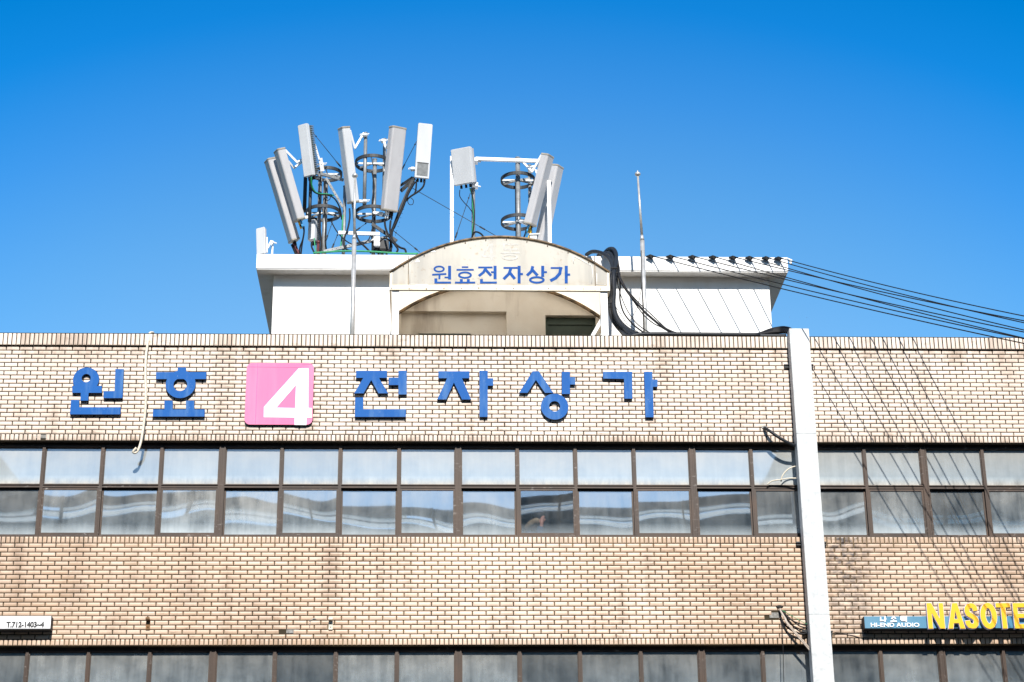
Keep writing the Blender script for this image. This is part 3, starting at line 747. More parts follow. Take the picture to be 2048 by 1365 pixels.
glyph('letter', [(17, [(830, 336), (958, 336)]), (24, [(898, 338), (878, 378), (836, 412)]), (24, [(898, 358), (945, 410)]), (27, [(980, 322), (980, 440)]), (16, [(944, 378), (979, 378)]), (26, [(859, 440), (859, 470)]), (18, [(846, 471), (996, 471)])], 'letter_blue')
glyph('letter', [(17, [(1055, 340), (1180, 340)]), (26, [(1122, 342), (1104, 392), (1056, 440)]), (26, [(1108, 378), (1156, 438)]), (27, [(1194, 322), (1194, 478)]), (20, [(1194, 395), (1228, 395)])], 'letter_blue')
glyph('letter', [(26, [(1316, 325), (1304, 370), (1264, 408)]), (26, [(1306, 350), (1358, 408)]), (27, [(1404, 322), (1404, 420)]), (18, [(1404, 378), (1442, 378)]), ('ring', 1352, 447, 70, 33, 21)], 'letter_blue')
glyph('letter', [(17, [(1475, 341), (1580, 341)]), (28, [(1566, 333), (1556, 390), (1520, 430), (1472, 455)]), (27, [(1614, 322), (1614, 478)]), (20, [(1614, 400), (1648, 400)])], 'letter_blue')
glyph('faded_lettering', [(26, [(950, 125), (950, 270)]), (20, [(858, 237), (982, 237)]), (16, [(935, 130), (868, 230)]), (14, [(1048, 130), (1188, 130)]), (14, [(1060, 125), (1060, 178)]), (14, [(1060, 174), (1188, 174)]),
      (16, [(1115, 174), (1115, 205)]), (15, [(1028, 207), (1200, 207)]), ('ring', 1112, 245, 72, 27, 16)], 'ghost', .0015)

# ------------------------------------------------------------------ flagpoles
def flagpole(x0, y0, xm, ym, xt, yt, label):
    Y = 1.0; b, m, t = at(x0, y0, Y), at(xm, ym, Y), at(xt, yt, Y)
    b = b+(b-m).normalized()*((b.z-12.55)/max(.2, (m-b).normalized().z))
    r = thing('flagpole', b, label, 'flagpole', 'steel flagpoles on the roof')
    mb = MB(); mb.tube([b, m], .037, 10); mb.tube([m, m+(t-m)*.08], .037, 10, r2=.024); mb.tube([m+(t-m)*.08, t], .022, 10, r2=.017); mb.build('pole', 'steel', r)
    mb = MB(); mb.ball(t+Vector((0, 0, .02)), .05, (1, 1, .8)); mb.tube([t+Vector((0, 0, .05)), t+Vector((0, 0, .085))], .012, 6); mb.build('finial', 'steel', r)
flagpole(704.5, 672, 708.5, 480, 710, 354, 'thin steel flagpole with ball tip standing in front of the left antennas')
flagpole(1291, 667, 1284.5, 482, 1275.5, 351, 'thin steel flagpole with ball tip standing alone right of the arched canopy')

# ------------------------------------------------------------------ cable duct
yD = -.26
tl, tr = at(1578.5, 657, yD), at(1617.5, 657, yD)
dx0, dx1, dz = tl.x, tr.x, tl.z
duct = thing('cable_duct', ((dx0+dx1)/2, yD, 0), 'tall galvanised steel cable duct running up the tiled wall', 'duct')
seams = [at(1625, y, yD).z for y in (1229, 867.5)]
zs = [.0]+[3.6]+seams+[dz]
mb = MB()
for a, b in zip(zs, zs[1:]): mb.box((dx0, yD, a+.003), (dx1, -.05, b-.003))
mb.box((dx0+.004, yD+.004, .01), (dx1-.004, -.054, dz-.01))
bmesh.ops.bevel(mb.b, geom=[e for e in mb.b.edges if abs(e.verts[0].co.z-e.verts[1].co.z) > .5], offset=.006, segments=2, affect='EDGES')
mb.build('casing', 'duct', duct)
for y in (733, 1088, 1266):
    z = at(1610, y, -.03).z; mb = MB()
    for d in (-.028, .012): mb.box((dx0-.075, -.048, z+d), (dx1+.075, -.002, z+d+.017))
    mb.build('strut', 'dark_galv', duct)
mb = MB()
for k in range(60):
    z = 7+k*.11
    for x in (dx0+.018, dx1-.018):
        if k % 4 == 0: mb.ball((x, yD-.001, z), .004, seg=6)
mb.build('rivets', 'galv', duct)

# ------------------------------------------------------------------ cables
def cable(name, label, cat, pts, r, mat, group=None, n=8, fine=6):
    mb = MB(); mb.tube(pts, r, n, fine); return tag(mb.build(name, mat), label, cat, group)
ZK = zoom(1160, 480, 6.5)
zp = 12.936
def onpar(px, Y, r, dz=0.0):
    p = at(px, 669, Y); return Vector((p.x, Y, zp+r+dz))
G = 'black conduits draped over the canopy end'
r = .033
cable('conduit', 'thick charcoal conduit arching out lowest, beside the canopy rim', 'conduit', path(ZK, [(85, 195), (150, 157), (240, 160), (340, 205), (405, 285), (420, 400), (400, 550), (382, 750), (388, 900), (432, 1050), (520, 1170)], [2.05, 1.6, .9, .7, .5])+[onpar(1256, .06, r*.6), onpar(1290, .0, r), onpar(1420, .0, r), onpar(1520, .0, r)], r, 'conduit', G, 10)
cable('conduit', 'thick charcoal conduit in the middle of the bundle by the canopy', 'conduit', path(ZK, [(235, 208), (330, 170), (400, 190), (442, 270), (442, 400), (430, 550), (415, 700), (420, 850), (460, 1000), (550, 1120)], [2.1, 1.6, .85, .65, .4])+[onpar(1266, .12, r*1.4), onpar(1310, .085, r*1.4), onpar(1430, .085, r*1.4), onpar(1530, .08, r*1.4), onpar(1572, .05, r)], r, 'conduit', G, 10)
cable('conduit', 'thick charcoal conduit looping highest above the canopy end', 'conduit', path(ZK, [(330, 160), (375, 122), (435, 122), (470, 190), (465, 300), (440, 430), (436, 560), (440, 700), (432, 850), (470, 1010), (560, 1135)], [2.0, 1.5, .8, .6, .35])+[onpar(1280, .17, r*2), onpar(1330, .16, r*2), onpar(1430, .16, r*2), onpar(1560, .15, r*2)], r, 'conduit', G, 10)
cable('conduit', 'charcoal conduit on the right of the bundle leading into black cables', 'conduit', path(ZK, [(350, 150), (400, 140), (450, 200), (485, 290), (505, 380), (500, 470), (560, 590), (660, 735), (760, 850), (870, 965), (1050, 1115), (1180, 1190), (1290, 1228)], [2.0, 1.4, .8, .6, .45, .35]), .019, 'wire', G, 8)
G2 = 'thin black cables hanging beside the canopy'
cable('cable', 'black cable hanging lowest just left of the right flagpole', 'cable', path(ZK, [(515, 430), (522, 600), (520, 780), (570, 950), (680, 1090), (790, 1180), (865, 1228)], [.9, .6, .3]), .013, 'wire', G2)
cable('cable', 'black cable running below the tied bundle towards the parapet', 'cable', path(ZK, [(500, 470), (610, 660), (690, 790), (790, 930), (860, 1010), (960, 1090), (1060, 1140), (1190, 1222)], [.75, .5, .35]), .009, 'wire', G2)
cable('cable', 'thin black cable with the widest bow, nearest to the thick conduits', 'cable', path(ZK, [(440, 790), (470, 880), (540, 980), (600, 1080), (700, 1160), (800, 1228)], [.7, .5, .3]), .005, 'wire', G2, 6)
cable('cable', 'thin black cable curving left from the right flagpole to the parapet cables', 'cable', path(ZK, [(800, 570), (790, 680), (765, 800), (735, 900), (690, 985), (650, 1050)], [.9, .6]), .005, 'wire', G2, 6)
cable('cable', 'thin black cable rising straight behind the right flagpole', 'cable', path(ZK, [(795, 140), (800, 560), (822, 850), (835, 1228)], [.95, .93]), .006, 'wire', G2, 6)
cable('cable', 'thin black cable running along the upper edge of the tied bundle', 'cable', path(ZK, [(500, 440), (600, 630), (760, 815), (850, 900), (990, 1030), (1120, 1150), (1260, 1225)], [.85, .6, .4]), .009, 'wire', G2, 6)
mb = MB()
for x, y, Y in ((440, 378, .85), (445, 437, .83), (405, 830, .6)):
    p = ZK(x, y, Y); mb.bar(p+Vector((-.06, -.03, 0)), p+Vector((.06, -.03, 0)), .018, .02)
tag(mb.build('cable_tie', 'black'), 'black cable ties wrapped round the thick conduits by the canopy', 'cable tie')
cable('conduit', 'thick charcoal conduit hidden behind the others, lowest bend near the white post', 'conduit', path(ZK, [(300, 190), (380, 175), (425, 240), (428, 380), (412, 520), (395, 700), (398, 860), (445, 1020), (530, 1150), (640, 1230)], [1.9, 1.2, .8, .6, .35]), .030, 'conduit', G, 10)
cable('conduit', 'dark conduit on the outer right of the bundle, bending last before the flagpole', 'conduit', path(ZK, [(400, 160), (455, 185), (485, 300), (478, 430), (455, 560), (448, 700), (445, 860), (490, 1010), (590, 1130), (720, 1210), (830, 1236)], [1.8, 1.1, .75, .55, .3]), .028, 'conduit', G, 10)
cable('cable', 'black cable crossing low behind the tied bundle to the parapet', 'cable', path(ZK, [(480, 480), (500, 620), (560, 800), (640, 960), (740, 1090), (860, 1180), (960, 1228)], [.9, .6, .35]), .008, 'wire', G2)
# cables arching into the duct
ZD = zoom(1500, 640, 11.378)
for k, (h, lab) in enumerate(((0, 'topmost black cable arching over the parapet into the duct'), (26, 'black cable arching just under the topmost one into the duct'), (55, 'black cable in the middle of the arch entering the duct'), (85, 'black cable second from the bottom entering the duct'), (118, 'lowest black cable of the arch entering the duct'))):
    s = 1-h/190
    cable('cable', lab, 'cable', path(ZD, [(60, 365), (250, 335-20*s), (480, 330-100*s), (700, 330-142*s), (820, 330-142*s), (930, 340-110*s), (1010, 360)], [.3-.03*k, .15, -.1-.01*k]), .03, 'wire', 'black cables arching into the duct', 7)
# overhead wires
anch = [1303, 1343, 1387, 1428, 1468, 1501, 1534, 1559]
yend = [687.4, 678, 664.6, 676.7, 642, 660.6, 646, 632.5]
names = ['leftmost', 'second from the left', 'third from the left', 'fourth from the left', 'fourth from the right', 'third from the right', 'second from the right', 'rightmost']
for i, (ax, ye) in enumerate(zip(anch, yend)):
    A = at(ax+4, 513+i*.6, 1.93); P = at(2048, ye, -3.75+.207*i); d = P-A
    w = thing('overhead_wire', A, 'black overhead wire fixed %s along the hut roof edge' % names[i], 'wire', 'overhead wires from the hut roof')
    mb = MB(); pts = []
    for k in range(41):
        t = 2.4*k/40; p = A+d*t; p.z -= .16*t*(1-t); pts.append(p)
    mb.tube(pts, .009, 6); mb.build('strand', 'wire', w)
    mb = MB(); B = A+Vector((-.2, .16, .02)); mb.tube([B, B*.35+A*.65+Vector((0, 0, .03)), A+d.normalized()*.05], .012, 7, 4)
    c = A+Vector((-.05, .02, .0)); f_ = .42
    ring = lambda x, y0, y1, z0, z1: [c+Vector((x, y, z))*f_ for y, z in ((y0, z0), (y0, z1), (y1, z1), (y1, z0))]
    mb.loft([ring(-.17, .05, -.02, -.01, .02), ring(-.02, .05, -.09, -.05, .07), ring(.06, .03, -.08, -.12, .05), ring(.14, .0, -.03, .0, .03)], smooth=False)
    mb.build('sleeve', 'black', w)
p = at(1581, 522, 1.95); mb = MB(); mb.ball(p, .035, (1, 1, .8)); mb.tube([p+Vector((0, 0, .02)), p+Vector((-.04, .05, .07))], .012, 6); mb.tube([p+Vector((0, 0, -.03)), p+Vector((0, 0, -.06))], .02, 8)
tag(mb.build('insulator', 'white_metal'), 'small white insulator at the right end of the hut roof', 'insulator')

# hanging hose on the left
ZH = zoom(230, 650, 4.55)
cable('hanging_hose', 'cream hose hanging over the parapet between the first two blue letters', 'hose', path(ZH, [(350, 85), (345, 72), (320, 74), (305, 110), (293, 200), (281, 300), (277, 450), (280, 600), (278, 750), (266, 870), (248, 1000), (232, 1080), (210, 1140), (185, 1165), (165, 1155), (195, 1120)], [.2, .02, -.085, -.085, -.085, -.09, -.11, -.15]), .019, 'hose', None, 9, 5)
# conduit elbow beside the duct, white cables
ZE = zoom(1500, 830, 3.737)
cable('conduit', 'short dark conduit elbow leaving the tiles left of the duct, above the windows', 'conduit', [ZE(108, 98, .03), ZE(116, 102, -.06), ZE(160, 130, -.13), ZE(220, 172, -.15), ZE(285, 208, -.14), ZE(350, 235, -.10)], .024, 'conduit', None, 10)
mb = MB(); p = ZE(108, 96, -.004); mb.ball(p, .045, (1, .3, .8)); tag(mb.build('conduit_seal', 'patch'), 'crumbling grey mortar seal round the dark conduit elbow', 'seal')
cable('cable', 'pale cable bowed against upper glass left of the duct', 'cable', path(ZE, [(232, 500), (240, 460), (275, 415), (320, 390), (352, 385)], [.03, -.05]), .010, 'hose', 'pale cables by the duct')
cable('cable', 'pale cable lying low along the window bar left of the duct', 'cable', path(ZE, [(130, 520), (165, 495), (230, 485), (290, 475), (365, 475)], [.06, -.05]), .010, 'hose', 'pale cables by the duct')
# lower hole with pipes
ZL = zoom(1500, 1190, 7.8)
mb = MB(); p = ZL(462, 190, 0); mb.ball((p.x, .0, p.z), .055, (1, .3, .5)); tag(mb.build('wall_hole', 'hole_dark'), 'black broken hole in the tiles where pipes come out', 'hole')
for k, lab in ((0, 'upper of two thin white pipes slanting from the hole to the duct'), (1, 'lower of two thin white pipes slanting from the hole to the duct')):
    o = 15*k
    cable('pipe', lab, 'pipe', [ZL(470-o*.2, 215+o*.5, .0), ZL(480-o*.3, 250+o*.4, -.07), ZL(550-o*.6, 365+o*.3, -.10), ZL(620-o, 480+o*.4, -.12), ZL(1012-o, 925+o*1.2, -.13)], .011, 'old_pipe', 'white pipes below the wall hole', 8, 5)
for pts, rr, lab, mt in (([(490, 240), (600, 365), (720, 430), (860, 475), (985, 465)], .010, 'black cable drooping highest between the wall hole and the duct', 'wire'),
        ([(485, 250), (650, 395), (780, 490), (900, 512), (985, 490)], .010, 'black cable drooping just below the highest one to the duct', 'wire'),
        ([(450, 255), (500, 400), (600, 520), (720, 585), (820, 612), (985, 560)], .014, 'thick black cable drooping lowest from the wall hole to the duct', 'wire'),
        ([(490, 235), (640, 320), (760, 390), (900, 465), (985, 490)], .004, 'thin green wire running from the wall hole to the duct', 'green'),
        ([(470, 260), (500, 420), (512, 700), (522, 1100), (528, 1400)], .005, 'thin black cable hanging straight down below the wall hole', 'wire')):
    cable('cable', lab, 'cable', path(ZL, pts, [.0, -.07, -.08, -.07]), rr, mt, 'cables from the wall hole', 6)
cable('cable', 'thin black cable linking the duct and blue shop sign', 'cable', [ZL(1320, 590, -.03), ZL(1400, 597, -.02), ZL(1560, 600, -.03), at(1732, 1266, -.1)], .007, 'wire')
# brackets
def bracket(px, py, label, mat):
    p = at(px, py, 0); b = thing('wall_bracket', (p.x, -.02, p.z-.09), label, 'bracket', 'small steel brackets left on the tiles')
    mb = MB(); mb.prism(rrect(p.x-.03, p.x+.03, p.z-.09, p.z+.04, .008), [circ(p.x, p.z-.055, .009, .009, 10), circ(p.x, p.z+.0, .009, .009, 10)], -.022, -.014); mb.build('plate', mat, b)
    mb = MB(); mb.box((p.x-.03, -.10, p.z+.041), (p.x+.03, -.014, p.z+.05)); mb.box((p.x-.029, -.10, p.z+.0505), (p.x+.029, -.092, p.z+.075)); mb.build('lip', mat, b)
bracket(296.5, 1248, 'rusty steel bracket on the tiles between the telephone sign and the plain bracket', 'rust')
bracket(661.5, 1248, 'cream steel bracket alone on the tiles below the pink sign', 'hose')
# ------------------------------------------------------------------ antennas
ZA, ZB = zoom(500, 220, 4.55), zoom(860, 260, 4.6545)
def frame_of(T, B, az):
    a = (T-B).normalized(); nn = Vector((math.sin(az), -math.cos(az), 0)); nn = (nn-a*nn.dot(a)).normalized(); return a, nn, a.cross(nn)
def panel(label, zf, top, bot, Yt, Yb, az, w, d, mat='radome', arms=(), plugs=('black',), tails=None, group='long panel antennas on the hut roof'):
    T, B = zf(*top, Yt), zf(*bot, Yb); a, nn, u = frame_of(T, B, R(az))
    o = thing('panel_antenna', B, label, 'antenna', group)
    k = [(-.5, -.44), (-.46, -.5), (.46, -.5), (.5, -.44), (.5, .30), (.47, .42), (.40, .5), (-.40, .5), (-.47, .42), (-.5, .30)]
    sec = lambda P, s: [P+u*(x*w*s)+nn*(y*d*s) for x, y in k]
    MB().loft([sec(B+a*.028, 1), sec(T-a*.028, 1)], smooth=False).build('radome', mat, o)
    for P, q in ((B, a*.03), (T, -a*.03)): MB().loft([sec(P, .96), sec(P+q*.25, 1.045), sec(P+q, 1.045)], smooth=False).build('end_cap', 'cap', o)
    n = len(plugs)
    for i, pm in enumerate(plugs):
        P = B+u*(w*.6*((i+.5)/n-.5)); mb = MB(); mb.tube([P+a*.01, P-a*.07], .019, 8); mb.tube([P-a*.07, P-a*.14], .014, 8); mb.build('connector', pm, o)
    for pts, Ys, ww in arms:
        mb = MB(); P = path(zf, pts, Ys)
        for s, t in zip(P, P[1:]): mb.bar(s, t, ww, .03)
        for q in P: mb.ball(q, ww*.62, seg=8)
        mb.build('tilt_bracket', 'white_metal', o)
    return o, B, a, u, nn
PL = []
PL.append(panel('grey panel antenna leaning left, outermost on the left of the cluster', ZA, (178, 452), (402, 1200), 3.25, 3.6, -68, .235, .15, plugs=('red_tape', 'black')))
PL.append(panel('grey panel antenna leaning left, overlapping the outermost one', ZA, (265, 363), (452, 1010), 2.95, 3.3, -68, .24, .15, arms=(([(325, 372), (430, 480), (470, 455)], [3.0, 3.1, 3.3], .035), ([(350, 470), (400, 530), (470, 480)], [3.1, 3.2, 3.3], .03), ([(480, 985), (545, 975)], [3.3, 3.35], .05)), plugs=('yellow_tape', 'yellow_tape', 'blue_tape')))
PL.append(panel('bright white panel antenna behind the flagpole, middle of left cluster', ZA, (852, 160), (938, 850), 2.7, 3.15, -64, .235, .15, 'radome_white', arms=(([(912, 195), (955, 350), (1035, 215)], [2.85, 3.0, 3.25], .035), ([(960, 830), (1050, 835)], [3.2, 3.3], .05)), plugs=('white_metal', 'black')))
PL.append(panel('wide grey panel antenna facing front in the left cluster', ZA, (1348, 158), (1267, 925), 2.7, 3.15, 30, .285, .15, arms=(([(1262, 300), (1238, 350), (1215, 275)], [2.9, 3.1, 3.3], .035), ([(1200, 945), (1130, 940)], [3.2, 3.3], .05)), plugs=('white_metal', 'white_metal', 'black', 'black')))
PL.append(panel('grey panel antenna leaning right in front of a twin, right cluster', ZB, (1098, 235), (932, 890), 2.9, 3.25, 58, .235, .15, arms=(([(1035, 240), (950, 392), (845, 280)], [2.95, 3.05, 3.3], .035), ([(1040, 330), (945, 345)], [3.0, 3.2], .03), ([(900, 880), (840, 850)], [3.3, 3.3], .05)), plugs=('blue_tape', 'yellow_tape', 'black')))
PL.append(panel('grey panel antenna leaning right behind its twin and the canopy', ZB, (1185, 335), (1030, 1080), 3.4, 3.75, 58, .25, .16, arms=(([(1000, 420), (985, 380), (940, 350)], [3.5, 3.5, 3.4], .035),)))
# flat box antennas with cooling fins
def box_antenna(label, zf, tl, tr, bl, Yt, Yb, az, d, fins, mat='radome_white', cat='antenna'):
    A, B2, C = zf(*tl, Yt), zf(*tr, Yt), zf(*bl, Yb); T = (A+B2)/2; w = (B2-A).length; Bm = C+(B2-A)/2
    a, nn, u = frame_of(T, Bm, R(az)); 
    if u.x < 0: u = -u
    w = w/max(.5, abs(u.x)) if abs(u.x) > .5 else w
    o = thing('box_antenna', Bm, label, cat); T = T-nn*d/2; Bm = Bm-nn*d/2
    def blk(P, Q, w0, w1, n0, n1, name, m, bev=.012):
        mb = MB(); sec = lambda X: [X+u*(x*w)+nn*y for x, y in ((w0, n0), (w1, n0), (w1, n1), (w0, n1))]
        mb.loft([sec(P), sec(Q)], smooth=False)
        if bev: bmesh.ops.bevel(mb.b, geom=mb.b.edges[:], offset=bev, segments=2, affect='EDGES')
        return mb.build(name, m, o)
    blk(Bm, T, -.5, .5, .0, d/2, 'cover', mat)
    if fins:
        blk(Bm+a*.03, T-a*.03, -.44, .44, -d/2*.3, -.001, 'housing', 'galv', .004)
        L = (T-Bm).length; mb = MB(); k = int(L/.035)
        for i in range(1, k):
            P = Bm+a*(L*i/k); sec = lambda X: [X+u*(x*w)+nn*y for x, y in ((-.48, -d*.75), (.48, -d*.75), (.48, -d*.151), (-.48, -d*.151))]
            mb.loft([sec(P), sec(P+a*.012)], smooth=False)
        mb.build('cooling_fins', 'galv', o)
    else: blk(Bm+a*.02, T-a*.02, -.46, .46, -d/2, -.001, 'housing', 'radome', .004)
    mb = MB()
    for x in (-.25, 0, .22):
        P = Bm+u*(x*w)-nn*.01; mb.tube([P, P-a*.06], .022, 8)
    mb.build('connector', 'black', o)
    return o, Bm, T, a, u, nn, w, d
b3 = box_antenna('white box antenna with ribbed side, upper left of the cluster', ZA, (434, 152), (508, 112), (492, 625), 2.75, 3.0, -35, .17, True)
b6 = box_antenna('narrow white box antenna with grey grille, rightmost of the left cluster', ZA, (1535, 112), (1662, 136), (1500, 612), 2.95, 3.2, 10, .10, True)
o, Bm, T, a, u, nn, w, d = b6
mb = MB(); P = Bm+a*.05; Q = P+a*.22
sec = lambda X: [X+u*(x*w)+nn*y for x, y in ((-.38, d/2+.0005), (.38, d/2+.0005), (.38, d/2+.004), (-.38, d/2+.004))]
mb.loft([sec(P), sec(Q)], smooth=False); mb.build('grille', 'galv', o)
mb = MB(); mb.bar(Q+a*.012-u*w*.4+nn*(d/2+.003), Q+a*.012+u*w*.4+nn*(d/2+.003), .012, .006); mb.build('badge_line', 'dark_galv', o)
b7 = box_antenna('large flat white box antenna on a green cabled pole', ZB, (198, 203), (358, 137), (230, 540), 2.75, 2.95, -33, .16, False)
b1 = box_antenna('small white panel antenna on the left corner of the hut roof', ZA, (52, 1085), (130, 1058), (58, 1330), 2.2, 2.25, -30, .07, False)
bl = box_antenna('small white radio box hanging low inside the left ring mast', ZA, (530, 1005), (590, 990), (522, 1190), 3.5, 3.5, -25, .2, True, 'radome_white', 'radio unit')
# masts with rings
def mast(label, poles, rings, zf, Y, bars=()):
    b = zf(poles[0][0], poles[0][2], Y); b.z = fz1
    o = thing('antenna_mast', b, label, 'mast')
    for x, y0, y1, dy, r, mat in poles:
        t = zf(x, y0, Y+dy); q = zf(x, y1, Y+dy)
        mb = MB(); mb.tube([(q.x, q.y, q.z if y1 < 1200 else fz1), (q.x, q.y, t.z)], r, 12); mb.tube([(q.x, q.y, t.z), (q.x, q.y, t.z+.012)], r*1.12, 12); mb.build('pole', mat, o)
    for cx, cy, rx in rings:
        c = zf(cx, cy, Y); k = abs((zf(cx+rx, cy, Y)-c).x); mb = MB(); seg = 40; prof = ((-.012, -.03), (.012, -.03), (.012, .03), (-.012, .03))
        mb.loft([[c+Vector(((k+p)*math.cos(2*math.pi*i/seg), (k+p)*math.sin(2*math.pi*i/seg), h)) for p, h in prof] for i in range(seg)], smooth=False, closed=True)
        rg = mb.build('ring', 'dark_galv', o)
        for ang in (25, 145, 265):
            e = c+Vector((k*.97*math.cos(R(ang)), k*.97*math.sin(R(ang)), 0)); mb = MB(); mb.bar(c, e, .012, .035, Vector((0, 0, 1))); mb.build('spoke', 'galv', rg)
        mb = MB(); mb.bar(c-Vector((k*.95, 0, .0)), c+Vector((k*.95, 0, 0)), .035, .01); mb.build('crossbar', 'galv', rg)
    for pts, Ys, w, mat in bars:
        P = path(zf, pts, Ys); mb = MB()
        for s, t in zip(P, P[1:]): mb.bar(s, t, w, .03)
        # bolt holes read as dark studs along the strut
        mb.mi = 1
        n = max(2, int((P[-1]-P[0]).length/.08))
        for i in range(1, n):
            c = P[0]+(P[-1]-P[0])*(i/n); mb.ball(c+Vector((0, -.016, 0)), .008, (1, .3, 1), 6)
        mb.build('strut', [mat, 'hole_dark'], o)
    return o
mast('left ring mast of galvanised poles among the leaning antennas', [(672, 640, 1300, -.1, .042, 'galv'), (620, 570, 1300, .2, .036, 'galv'), (495, 600, 930, .1, .034, 'dark_galv'), (541, 650, 1020, -.25, .03, 'dark_galv'), (850, 700, 1300, -.1, .030, 'galv')],
     [(705, 585, 130), (668, 940, 155)], ZA, 3.5,
     [([(640, 582), (850, 640)], [3.2, 3.4], .05, 'galv'), ([(692, 622), (845, 885)], [3.2, 3.3], .04, 'galv'), ([(600, 630), (650, 580)], [3.1, 3.3], .04, 'galv'), ([(640, 440), (660, 560)], [3.1, 3.2], .07, 'white_metal'), ([(590, 315), (632, 455)], [3.0, 3.1], .03, 'white_metal'), ([(670, 1292), (1250, 1160)], [3.1, 3.5], .055, 'galv')])
mast('ring mast of galvanised poles in the middle of the left cluster', [(1122, 455, 1300, .05, .036, 'galv'), (1040, 215, 880, -.25, .032, 'galv'), (1216, 270, 900, .05, .030, 'galv')],
     [(1118, 488, 158), (1122, 948, 162)], ZA, 3.4,
     [([(1112, 1040), (1335, 1195)], [3.3, 3.3], .055, 'dark_galv'), ([(1370, 742), (1500, 620)], [3.4, 3.3], .06, 'dark_galv'), ([(1480, 640), (1375, 880), (1290, 1110), (1275, 1300)], [3.3, 3.35, 3.4, 3.4], .045, 'dark_galv'), ([(805, 1118), (960, 1125), (1180, 1130)], [3.1, 3.15, 3.2], .06, 'white_metal'), ([(1370, 690), (1480, 615)], [3.5, 3.35], .04, 'dark_galv')])
mast('ring mast of two galvanised poles behind the arched canopy', [(828, 265, 1210, -.15, .042, 'galv'), (940, 335, 1210, .15, .032, 'galv'), (812, 500, 1210, .3, .026, 'dark_galv')],
     [(818, 470, 155), (822, 860, 158)], ZB, 3.45, [([(680, 492), (930, 455)], [3.35, 3.5], .035, 'galv'), ([(690, 882), (890, 850)], [3.35, 3.5], .035, 'galv')])
# equipment boxes low on the roof
mb = MB()
a, b = ZA(1140, 1180, 3.3), ZA(1262, 1270, 3.3); mb.box((a.x, 3.3, b.z), (b.x, 3.5, a.z)); bmesh.ops.bevel(mb.b, geom=mb.b.edges[:], offset=.015, segments=2, affect='EDGES')
p = (a+b)/2; mb.tube([(p.x, 3.4, fz1), (p.x, 3.4, b.z)], .03, 8)
for k in range(3): mb.tube([(a.x+.06+.07*k, 3.36, b.z+.01), (a.x+.06+.07*k, 3.36, b.z-.08)], .018, 7)
tag(mb.build('junction_box', 'sign_dark'), 'dark equipment box on the roof below the wide grey antenna', 'equipment box')
mb = MB(); a, b = ZA(1130, 1150, 3.2), ZA(1182, 1240, 3.2); mb.box((a.x, 3.19, b.z), (b.x, 3.27, a.z)); bmesh.ops.bevel(mb.b, geom=mb.b.edges[:], offset=.01, segments=2, affect='EDGES')
mb.bar((a.x, 3.23, a.z-.05), (a.x-.1, 3.3, a.z-.05), .03); tag(mb.build('junction_box', 'white_metal'), 'small white clamp box beside the dark equipment box', 'equipment box')
# white angle-steel frame behind the canopy
a, b = ZB(204, 245, 3.05), ZB(204, 1150, 3.05); c, d = ZB(1105, 470, 3.05), ZB(1122, 1150, 3.05)
fr = thing('steel_frame', ((a.x+c.x)/2, 3.05, fz1), 'white perforated angle steel frame around the right antennas', 'frame')
def perforated(p, q, name, w=.062):
    mb = MB(); p, q = Vector(p), Vector(q); mb.bar(p, q, w, .006); s = (q-p).normalized(); side = s.cross(Vector((0, -1, 0))).normalized()
    mb.bar(p+side*(w/2-.003)+Vector((0, .03, 0)), q+side*(w/2-.003)+Vector((0, .03, 0)), .006, .05); mb.mi = 1
    for i in range(1, int((q-p).length/.085)): mb.ball(p+s*(.085*i)+Vector((0, -.0035, 0)), .0085, (1, .3, 1), 6)
    mb.build(name, ['white_metal', 'rust'], fr)
perforated((a.x, 3.05, fz1), a, 'post'); perforated((c.x, 3.05, fz1), c, 'post'); perforated(ZB(425, 265, 3.0), ZB(1035, 287, 3.0), 'rail', .055)
# pole of the large flat box
b = ZB(402, 1150, 3.1); t = ZB(402, 300, 3.1)
pl = thing('antenna_pole', (b.x, 3.1, fz1), 'single galvanised pole with a green cable under the large flat box', 'pole')
MB().tube([(t.x, 3.1, fz1), (t.x, 3.1, t.z)], .033, 10).build('pole', 'galv', pl)
mb = MB()
for y in (290, 520): p = ZB(420, y, 3.05); mb.box((p.x-.05, 2.98, p.z-.03), (p.x+.05, 3.14, p.z+.03)); mb.tube([p, p+Vector((.1, 0, -.02))], .012, 6)
mb.build('clamp', 'white_metal', pl)
MB().tube(path(ZB, [(372, 545), (395, 620), (400, 720), (408, 820), (398, 920), (392, 1010)], [2.98, 3.03]), .014, 7, 4).build('green_cable', 'green', pl)
MB().tube(path(ZB, [(380, 545), (400, 640), (412, 780), (406, 900), (388, 1010)], [2.96, 3.02]), .011, 7, 4).build('black_cable', 'wire', pl)
b = ZA(205, 1330, 2.6)
mb = MB(); t = ZA(205, 1195, 2.6); mb.tube([(t.x, 2.6, fz1), (t.x, 2.6, t.z)], .02, 8); mb.bar(ZA(160, 1260, 2.35), ZA(195, 1195, 2.5), .03); mb.bar(ZA(195, 1200, 2.5), ZA(240, 1215, 2.65), .02); mb.bar(ZA(148, 1165, 2.3), ZA(148, 1300, 2.3), .05)
tag(mb.build('pole_bracket', 'white_metal'), 'short white pole bracket beside the small corner antenna', 'bracket')

